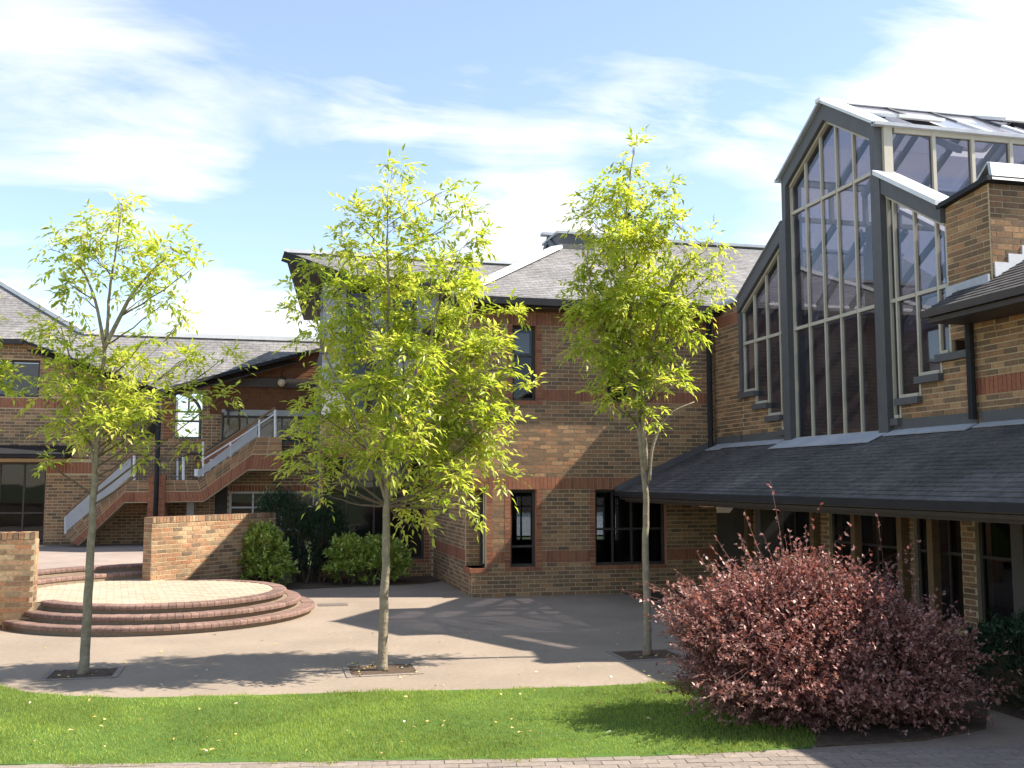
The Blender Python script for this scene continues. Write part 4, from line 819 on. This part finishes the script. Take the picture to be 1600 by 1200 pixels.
def ash_tree(label, base, trunk_px, blobs, dens=1., trunk_r=.075, side=(), leaf_scale=1.34, limb_lo=.30):
    """trunk_px: trunk line in the picture at the tree's own distance; blobs: leafy masses (x, y, rx, ry, fullness)"""
    base = np.array(base); k0 = proj(base)[2]
    t = thing('ash_tree', label, 'tree', (base[0], base[1], 0), group='young ash trees in the courtyard')
    def at(x, y, d=0.):     # point at the tree's distance (plus d metres behind it)
        r_ = ray(x, y); return CAM+r_*((k0+d)/(r_@fw))
    tr = [at(x, y) for x, y in trunk_px]; tr[0] = base.copy(); tr[0][2] = -.02
    # smooth trunk
    T = []
    for i in range(len(tr)-1):
        for s_ in np.linspace(0, 1, 6, endpoint=False): T.append(tr[i]*(1-s_)+tr[i+1]*s_)
    T.append(tr[-1]); T = np.array(T); Tn = len(T)
    T[2:] += np.cumsum(rng.normal(0, .004, (Tn, 3)), 0)[2:]*[1, 1, 0]
    hh = (T[:, 2]-T[0, 2])/(T[-1, 2]-T[0, 2]); rad = trunk_r*(1-.25*hh)*np.clip(1.08-hh, .1, 1)**.8; rad *= .7; rad[0] *= 1.4; rad[1] *= 1.12
    mb = MB(); mb.tube(T, rad, 10)
    sidep = []
    for _n, (pts, r0, r1) in enumerate(side):
        q = np.array([at(p[0], p[1], .25*math.sin(3*_n+p[0])*_k/len(pts)) for _k, p in enumerate(pts)]); q = np.array([q[int(a)]*(1-a % 1)+q[min(int(a)+1, len(q)-1)]*(a % 1) for a in np.linspace(0, len(q)-1, 3*len(q))]); q[1:-1] = (q[:-2]+q[1:-1]*2+q[2:])/4; rr_ = np.linspace(r0, r1, len(q)); mb.tube(q, rr_, 6); sidep += [(q[m_], rr_[m_]) for m_ in range(2, len(q))]
    trunk = mb.build('trunk', 'bark', t, smooth=True)
    # limbs to each blob, twigs and leaf tufts
    br = MB(); Ps = []; Ds = []
    xs = [b[0] for b in blobs]; cw = (max(xs)-min(xs))/2
    nodes = [T[i] for i in range(Tn) if hh[i] > limb_lo]; nr = [rad[i] for i in range(Tn) if hh[i] > limb_lo]
    nodes += [a for a, b in sidep]; nr += [b for a, b in sidep]
    limbs = []
    for (bx, by, rx, ry, fu) in sorted(blobs, key=lambda b: -b[1]):
        depth_half = max(.25, (cw*.75)*k0/FPX*(1-.5*abs(bx-np.mean(xs))/cw))
        c = at(bx, by, rng.uniform(-.35, .35)*depth_half*1.6)
        # join point: on the trunk below the blob
        best = None
        for i, nd in enumerate(nodes):
            dh = c[2]-nd[2]; dl = np.linalg.norm((c-nd)[:2])
            cost = abs(dh-dl*.75)+.45*dl+(.4 if dh < 0 else 0)+rng.uniform(0, .12)
            if best is None or cost < best[0]: best = (cost, i)
        nd = nodes[best[1]]; r0 = min(nr[best[1]]*.5, .014)
        m_ = nd*.5+c*.5; m_[2] -= .12*np.linalg.norm(c-nd)*.4; m_ += rng.normal(0, .04, 3)
        tt = np.linspace(0, 1, 8)[:, None]; line = nd*(1-tt)**2+2*m_*tt*(1-tt)+c*tt**2+np.vstack([np.zeros(3), rng.normal(0, .005, (7, 3))])
        br.tube(line, np.linspace(r0, .0035, 8), 5); limbs.append(line)
        # tufts in an ellipsoid
        sx, sz = .88*rx*k0/FPX, .88*ry*k0/FPX; n = max(2, int(dens*fu*rx*ry*.0092))
        u = rand_unit(n)*(rng.random((n, 1))**.4); cen = c+u[:, :1]*sx*rt+u[:, 1:2]*max(sx, .8*sz)*.9*np.array([fw[0], fw[1], 0])+u[:, 2:]*sz*np.array([0, 0, 1.])
        for p in cen:
            j = line[rng.integers(3, 8)]; mid = (j+p)/2+np.array([0, 0, -.02])+rng.normal(0, .02, 3)
            br.tube([j, mid, p], [.0032, .0022, .0014], 3, cap=False)
            Ps.append(p); Ds.append(unit(p-mid))
        side_n = int(fu*3)
    br.build('branches', 'twig', t, kind='stuff')
    Ps = np.array(Ps); Ds = np.array(Ds); n = len(Ps)
    # each tuft: some compound leaves spreading round the shoot, drooping leaflets
    V_, F_, val = [], [], []; off = 0
    nl = 5; tuft_v = rng.beta(1.6, 1.6, n)*.85
    for _k in range(nl):
        ax = unit(Ds*.5+rand_unit(n)*1.0+np.array([0, 0, .15])); ln = rng.uniform(.1, .22, n)*leaf_scale
        for j in range(7):
            f_ = .25+.75*(j//2)/3 if j < 6 else 1.0; sgn = 0 if j == 6 else (1 if j % 2 else -1)
            sagd = np.array([0, 0, -1.])*(.35*f_*f_*ln)[:, None]
            P = Ps+ax*(ln*f_)[:, None]+sagd
            up_ = np.array([0, 0, 1.])+rng.normal(0, .35, (n, 3)); sd = unit(np.cross(ax, up_))
            D = unit(ax*(.75 if sgn else 1.)+sd*sgn*.75+np.array([0, 0, -.38])+rng.normal(0, .18, (n, 3)))
            Nn = unit(np.cross(np.cross(D, up_), D)); L = rng.uniform(.045, .095, n)*leaf_scale; keep = rng.random(n) < .9
            v, f = leaf_mesh(P[keep], D[keep], Nn[keep], L[keep], L[keep]*rng.uniform(.28, .38, keep.sum()), .2, .12)
            V_.append(v); F_.append(f+off); off += len(v)
            base_v = np.clip(tuft_v+rng.normal(0, .16, n), 0, .93); base_v[rng.random(n) < .03] = .96; val.append(np.repeat(base_v[keep], 4))
    raw('crown', np.concatenate(V_), np.concatenate(F_), np.concatenate(val), 'leaf_ash', t, 'stuff')
    return t

ash_tree('leftmost complete young ash tree, airy crown, standing before the round steps', T1,
    [(130, 1053), (134, 980), (140, 900), (147, 790), (152, 700), (157, 610), (163, 540), (168, 470), (180, 390), (188, 320)],
    [(190, 318, 28, 26, .8), (170, 350, 50, 28, .8), (110, 372, 42, 26, .6), (75, 390, 28, 28, .45), (135, 398, 45, 30, .8), (200, 385, 45, 30, .8), (265, 385, 40, 28, .8), (305, 415, 22, 30, .6),
     (240, 420, 45, 32, .8), (170, 425, 45, 28, .7), (95, 430, 38, 28, .5), (130, 465, 32, 30, .8), (225, 465, 30, 22, .5), (270, 462, 38, 28, .7), (285, 500, 28, 20, .7), (85, 510, 42, 26, 1.), (120, 545, 45, 26, .7), (230, 525, 35, 18, .6), (300, 555, 45, 24, .8), (350, 560, 22, 18, .5),
     (180, 575, 50, 30, 1.1), (100, 585, 42, 28, 1.2), (235, 585, 48, 28, .9), (75, 615, 30, 22, 1.), (150, 620, 65, 30, 1.5), (225, 625, 48, 26, 1.2), (290, 615, 30, 20, .7), (345, 620, 26, 20, .8), (120, 660, 48, 26, 1.2), (190, 665, 48, 26, 1.2), (245, 650, 26, 26, 1.), (305, 670, 26, 20, .6), (145, 695, 38, 18, .7), (205, 705, 36, 16, .8), (66, 722, 24, 10, .9), (125, 680, 26, 16, .6)],
    trunk_r=.078, dens=.78, side=(([(150, 740), (140, 690), (128, 640), (110, 560), (95, 510)], .022, .006), ([(153, 690), (175, 620), (190, 590)], .02, .006), ([(162, 545), (185, 500), (205, 460), (240, 420), (270, 395)], .03, .007), ([(163, 540), (150, 470), (130, 420), (100, 400)], .022, .006)))
ash_tree('middle young ash tree with the broadest, fullest crown, in front of the brick block', T2,
    [(597, 1047), (597, 980), (602, 880), (606, 790), (607, 730), (605, 650), (608, 560), (615, 470), (612, 380), (612, 300)],
    [(612, 262, 32, 20, .55), (600, 305, 40, 28, .6), (640, 300, 28, 20, .5), (690, 300, 30, 22, .6), (715, 335, 32, 26, .7), (555, 345, 35, 24, .7), (620, 350, 48, 28, .8), (680, 365, 45, 24, .5), (735, 378, 32, 32, .6), (530, 375, 24, 28, .5), (580, 395, 50, 30, .9), (650, 400, 55, 30, .9), (720, 415, 42, 28, .8),
     (500, 420, 30, 22, .8), (462, 440, 18, 20, .4), (465, 485, 18, 22, .4), (540, 440, 45, 28, 1.), (610, 445, 55, 30, 1.2), (690, 450, 52, 30, 1.2), (745, 455, 34, 28, .8), (505, 475, 34, 30, .9), (575, 495, 55, 32, 1.2), (650, 500, 58, 32, 1.3), (725, 500, 48, 30, 1.2), (785, 495, 26, 20, .9),
     (500, 535, 34, 30, 1.), (560, 550, 50, 32, 1.1), (630, 555, 58, 34, 1.2), (700, 555, 52, 34, 1.4), (765, 545, 40, 30, 1.2), (520, 600, 40, 30, 1.3), (590, 610, 55, 32, 1.4), (660, 615, 58, 34, 1.5), (735, 605, 48, 32, 1.4), (822, 614, 18, 10, 1.2), (790, 590, 22, 16, .8),
     (490, 640, 30, 26, 1.2), (550, 660, 48, 30, 1.4), (625, 670, 55, 32, 1.5), (700, 665, 55, 32, 1.6), (768, 655, 34, 30, 1.4), (480, 690, 32, 26, 1.), (545, 710, 46, 26, 1.1), (610, 715, 45, 26, 1.2), (680, 715, 50, 28, 1.5), (750, 710, 42, 26, 1.3), (460, 735, 24, 20, .8), (500, 730, 22, 24, .7), (660, 755, 40, 22, 1.2), (720, 750, 40, 20, 1.1), (770, 745, 22, 14, .7), (655, 795, 36, 18, 1.2), (690, 775, 28, 14, 1.), (745, 795, 22, 14, .9), (512, 774, 18, 8, .9), (645, 822, 34, 9, .9)],
    trunk_r=.078, limb_lo=.33, side=(([(606, 790), (590, 740), (570, 690), (540, 620), (500, 540), (490, 450)], .024, .006), ([(607, 780), (640, 720), (680, 660), (720, 560), (740, 470)], .028, .006), ([(607, 720), (640, 640), (665, 560), (690, 460), (715, 400)], .026, .006), ([(607, 700), (600, 600), (570, 500), (555, 400)], .024, .006)))
ash_tree('narrow bright yellow-green young ash tree nearest the red-leaved shrubs', T3,
    [(1012, 1024), (1010, 940), (1009, 860), (1012, 780), (1008, 720), (1002, 660), (996, 590), (986, 520), (978, 440), (975, 360), (984, 280), (990, 230)],
    [(990, 230, 10, 18, .8), (980, 262, 22, 22, 1.), (965, 300, 34, 24, 1.4), (1010, 290, 20, 22, .9), (1040, 300, 20, 24, 1.1), (930, 310, 24, 22, 1.2), (985, 335, 45, 26, 1.8), (1045, 340, 28, 26, 1.3), (925, 345, 28, 24, 1.3), (960, 375, 40, 28, 1.8), (1015, 380, 42, 28, 1.8), (1060, 385, 20, 24, 1.), (1112, 372, 10, 16, .9), (1105, 400, 16, 18, .9), (910, 390, 18, 20, .7),
     (950, 420, 40, 28, 1.7), (1005, 425, 45, 28, 1.9), (1060, 430, 36, 26, 1.5), (1105, 435, 22, 24, 1.2), (900, 445, 26, 20, 1.), (930, 465, 38, 26, 1.5), (985, 470, 48, 28, 2.), (1045, 475, 44, 28, 1.9), (1090, 475, 24, 24, 1.2), (905, 490, 26, 28, 1.5), (950, 510, 42, 28, 1.8), (1010, 515, 48, 28, 2.), (1065, 515, 38, 24, 1.7), (925, 540, 34, 22, 1.6), (975, 550, 40, 26, 1.8), (1025, 555, 40, 24, 1.8),
     (960, 585, 34, 20, 1.2), (1000, 595, 36, 22, 1.6), (1045, 590, 24, 20, 1.2), (1062, 590, 14, 20, .9), (930, 615, 22, 14, 1.1), (965, 622, 24, 16, 1.2), (1005, 635, 22, 16, 1.3), (1012, 660, 14, 14, 1.)],
    trunk_r=.07, limb_lo=.42, dens=1.0, side=(([(1010, 735), (1003, 640), (1012, 560), (1035, 480), (1060, 420), (1105, 390)], .034, .007), ([(1014, 755), (1018, 700), (1035, 660), (1055, 640), (1085, 628)], .022, .006), ([(1000, 640), (970, 560), (930, 480), (915, 400)], .026, .006)))
ash_tree('ash tree mostly outside the left picture edge, a few leafy tips showing', T0,
    [(-135, 1058), (-132, 900), (-128, 760), (-125, 600), (-120, 420)],
    [(-120, 420, 50, 40, .8), (-150, 480, 60, 40, .9), (-60, 470, 40, 35, .8), (-10, 512, 26, 14, 1.1), (-50, 560, 50, 40, 1.2), (-4, 590, 26, 20, 1.6), (-140, 570, 70, 50, 1.2), (-60, 640, 45, 36, 1.), (-140, 660, 70, 40, 1.)], trunk_r=.075)

def shrub(name, label, cat, base, lobes, n_sh, leaf, lm, tm, leaf_len, group=None, per=9, arch=False, wr=.34, spread=.55):
    """lobes: (dx, dy, z, rx, ry, rz) ellipsoids; shoots reach out to their skins, leaves sit along the shoot ends"""
    t = thing(name, label, cat, (base[0], base[1], 0), group)
    base = np.array(base, float); base[2] = 0
    vol = np.array([l[3]*l[4]*l[5] for l in lobes]); which = rng.choice(len(lobes), n_sh, p=vol**.67/np.sum(vol**.67))
    br = MB(); Vs, Fs, val = [], [], []; off = 0
    lob = np.array(lobes)[which]
    u = rand_unit(n_sh); u[:, 2] = np.where(rng.random(n_sh) < .72, np.abs(u[:, 2]), u[:, 2])
    ph = rng.uniform(0, 6.28, 6); lump = sum(np.sin(u[:, i % 3]*(4+i)+u[:, (i+1) % 3]*(3+.7*i)+ph[i]) for i in range(6))/6
    rr = (rng.uniform(.72, 1.04, n_sh)*(1+(.5 if arch else .42)*lump))
    if arch: lg = rng.random(n_sh) < .06; rr[lg] *= rng.uniform(1.12, 1.5, lg.sum()); u[lg, 2] = np.abs(u[lg, 2])+.25
    rr = rr[:, None]
    end = base+lob[:, :3]+u*lob[:, 3:]*rr; end[:, 2] = np.maximum(end[:, 2], .06)
    root = base+np.stack([rng.normal(0, .12, n_sh), rng.normal(0, .12, n_sh), np.zeros(n_sh)], 1)+lob[:, :3]*[.55, .55, 0]
    start = root*.35+end*.65; 
    if arch: start = root*.55+(base+lob[:, :3])*.45+u*lob[:, 3:]*.25
    start[:, 2] = np.minimum(start[:, 2], end[:, 2]-.02) if not arch else start[:, 2]
    mid = (start+end)/2; mid[:, 2] += (.22 if arch else .05)*np.linalg.norm(end-start, axis=1)
    for i in range(n_sh):
        if arch or i % 4 == 0: br.tube([start[i], mid[i], end[i]], [.0032, .0024, .0015], 3, cap=False)
    for i in range(0, n_sh, max(1, n_sh//40)): br.tube([root[i], root[i]*.5+start[i]*.5+[0, 0, .03], start[i]], [.02, .014, .008], 4, cap=False)
    br.build('stems', tm, t, kind='stuff')
    for j in range(per):
        f_ = (j+rng.random(n_sh))/per if arch else .55+.45*(j+rng.random(n_sh))/per
        f_ = (.12+.88*f_)[:, None] if arch else f_[:, None]
        P = start*(1-f_)**2+2*mid*f_*(1-f_)+end*f_**2+rng.normal(0, .006, (n_sh, 3))
        ax = unit(2*(1-f_)*(mid-start)+2*f_*(end-mid))
        for s_ in range(2 if arch else 2):
            D = unit(ax*rng.uniform(.2, .9, (n_sh, 1))+rand_unit(n_sh)*spread*1.5+np.array([0, 0, .12 if not arch else .25]))
            Nn = unit(np.cross(np.cross(D, np.array([0, 0, 1.])+rng.normal(0, .5, (n_sh, 3))), D)); L = leaf_len*rng.uniform(.5, 1.25, n_sh)
            v, f = leaf_mesh(P, D, Nn, L, L*wr, .15, .1); Vs.append(v); Fs.append(f+off); off += len(v); val.append(np.repeat(np.clip(rng.beta(2, 2, n_sh)*.75+rng.random(n_sh)*.25, 0, .999), 4))
    raw('foliage', np.concatenate(Vs), np.concatenate(Fs), np.concatenate(val), lm, t, 'stuff')
    return t
LA = (-.05, 20.55, 0)
shrub('laurel_shrub', 'laurel bush with yellow-green leaves at the end of the low brick wall', 'bush', LA, [(-.02, 0, .95, .42, .42, .34), (.02, 0, .6, .55, .5, .42), (.12, -.1, .3, .56, .5, .3), (-.1, 0, 1.05, .25, .25, .2)], 900, None, 'leaf_laurel', 'twig', .105, 'laurel bushes by the brick block', per=5, wr=.36)
LB = (2.05, 21.0, 0)
shrub('laurel_shrub', 'low wide laurel bush behind the middle tree trunk, before the large window', 'bush', LB, [(-.35, 0, .62, .48, .45, .4), (.3, 0, .6, .55, .5, .4), (0, -.1, .35, .8, .5, .32), (.5, -.1, .4, .4, .4, .32)], 1100, None, 'leaf_laurel', 'twig', .105, 'laurel bushes by the brick block', per=5, wr=.36)
shrub('dark_evergreen', 'tall dark blue-green evergreen shrub between the two laurel bushes', 'shrub', (.75, 21.65, 0), [(-.35, .1, 1.2, .75, .55, .8), (.35, 0, .9, .8, .5, .7), (-.3, 0, .5, 1.0, .5, .5), (.5, .1, 1.25, .45, .4, .55), (-.5, .2, 1.6, .45, .4, .45)], 2600, None, 'leaf_yew', 'twig', .07, per=6, wr=.22, spread=.6)
BB = gz(1224, 1124)
shrub('barberry_shrub', 'large arching red-purple barberry shrub at the right end of the lawn', 'shrub', BB, [(0, 0, .6, 1.05, .9, .7), (-.45, .1, .72, .75, .7, .48), (.3, 0, .85, .75, .7, .58), (0, -.15, .3, 1.1, .95, .34), (-.1, .1, 1.0, .6, .55, .42), (.1, -.5, .4, .8, .5, .42), (-.35, -.2, .3, .8, .6, .34), (-.85, .1, .9, .35, .4, .2), (-.6, 0, 1.12, .45, .4, .16), (.25, .1, 1.35, .35, .3, .16), (.65, -.2, 1.15, .4, .4, .2)], 3200, None, 'leaf_berberis', 'twig_red', .042, 'barberry shrubs by the lean-to', per=13, arch=True, wr=.55, spread=.6)
BB2 = gz(1400, 1128)
shrub('barberry_shrub', 'darker drooping barberry shrub standing in the shade of the brick wing', 'shrub', BB2, [(0, .1, .55, .7, .7, .58), (-.2, .2, .8, .5, .5, .48), (.3, 0, .5, .5, .5, .45), (0, -.15, .25, .75, .75, .32), (-.5, -.2, .3, .6, .6, .35)], 1700, None, 'leaf_berberis', 'twig_red', .042, 'barberry shrubs by the lean-to', per=13, arch=True, wr=.55, spread=.6)
shrub('dark_hedge', 'low near-black evergreen bush at the foot of the wall by the right edge', 'shrub', (6.85, 8.0, 0), [(0, 0, .45, .5, .75, .5), (0, -.9, .45, .5, .75, .5), (0, .4, .4, .45, .5, .4)], 1400, None, 'leaf_yew', 'twig', .06, per=5, wr=.3, spread=.6)
# long shoots standing out of the barberry
# ---- grass blades on the lawn
def inside(P, poly):
    x, y = P[:, 0], P[:, 1]; r_ = np.zeros(len(P), bool); n = len(poly)
    for i in range(n):
        (x0, y0), (x1, y1) = poly[i], poly[(i+1) % n]
        c = ((y0 > y) != (y1 > y)) & (x < (x1-x0)*(y-y0)/(y1-y0+1e-12)+x0); r_ ^= c
    return r_
lx = [p[0] for p in LAWN]; ly = [p[1] for p in LAWN]
G = rng.uniform([min(lx), min(ly)], [max(lx), max(ly)], (330000, 2)); G = G[inside(G+np.c_[.05*np.sin(G[:, 0]*5.3)+.03*np.sin(G[:, 0]*17), .05*np.sin(G[:, 0]*4.1)+.035*np.sin(G[:, 0]*13.7+1)]+rng.normal(0, .018, G.shape), LAWN)]
pxs = 800+FPX*((G-0)@rt[:2])/(G@fw[:2]); G = G[(pxs > -150)]
n = len(G); ang = rng.uniform(0, 2*math.pi, n); hgt = rng.uniform(.012, .032, n)*(1+.25*np.sin(G[:, 0]*2.1+np.sin(G[:, 1]*3)))
lean = rng.normal(0, .012, (n, 2)); w = rng.uniform(.0022, .004, n)
B0 = np.c_[G, np.full(n, .008)]; sd = np.c_[np.cos(ang), np.sin(ang), np.zeros(n)]*w[:, None]
V = np.stack([B0-sd, B0+sd, np.c_[G+lean, .012+hgt]], 1).reshape(-1, 3); F = np.arange(3*n).reshape(-1, 3)
g = raw('grass', V, F, rng.beta(2, 2.4, n)*.9, 'blade', None, 'stuff'); g['label'] = 'short mown green grass of the lawn'; g['category'] = 'grass'
# ---- fallen leaves on lawn and paving
Lp = []
for _i in range(70): Lp.append(gz(rng.uniform(20, 1150), rng.uniform(1085, 1190)))
for _i in range(60): c = rng.normal([597, 1045], [38, 6]); Lp.append(gz(*c))
for _i in range(25): c = rng.normal([130, 1056], [40, 6]); Lp.append(gz(*c))
for _i in range(60): Lp.append(gz(rng.uniform(60, 1000), rng.uniform(985, 1075)))
for _i in range(30): Lp.append(gz(rng.uniform(1000, 1080), rng.uniform(1020, 1075)))
Lp = np.array(Lp); n = len(Lp); on = inside(Lp[:, :2], LAWN); Lp[:, 2] = np.where(on, .045, .012)
D = unit(np.c_[rng.normal(size=(n, 2)), rng.normal(0, .15, n)]); Nn = unit(np.c_[rng.normal(0, .3, (n, 2)), np.ones(n)]); L = rng.uniform(.03, .06, n)
v, f = leaf_mesh(Lp, D, Nn, L, L*.5, .2, .1); fl = raw('fallen_leaves', v, f, np.repeat(rng.random(n), 4), 'leaf_fallen', None, 'stuff'); fl['label'] = 'yellow fallen leaves scattered over lawn and paving'; fl['category'] = 'leaves'
# ---- pale building added beyond the brick block to brighten its ground floor windows
pb_ = thing('added_pale_block', 'added pale block that brightens the narrow ground floor windows', 'building', (9, 38, 0))
q = MB(); q.box((2, 38, 0), (22, 44, 3.2)); q.build('wall', 'mullion_white', pb_)
q = MB(); q.prism([(1.6, 37.6, 3.2), (22.4, 37.6, 3.2), (22.4, 44.4, 3.2), (1.6, 44.4, 3.2)], (0, 0, .2)); q.build('roof', 'slate_far', pb_)
for k in range(6):
    q = MB(); q.box((3.5+k*3, 37.96, .9), (5+k*3, 38.02, 2.2)); q.build('window', 'timber_dark', pb_)
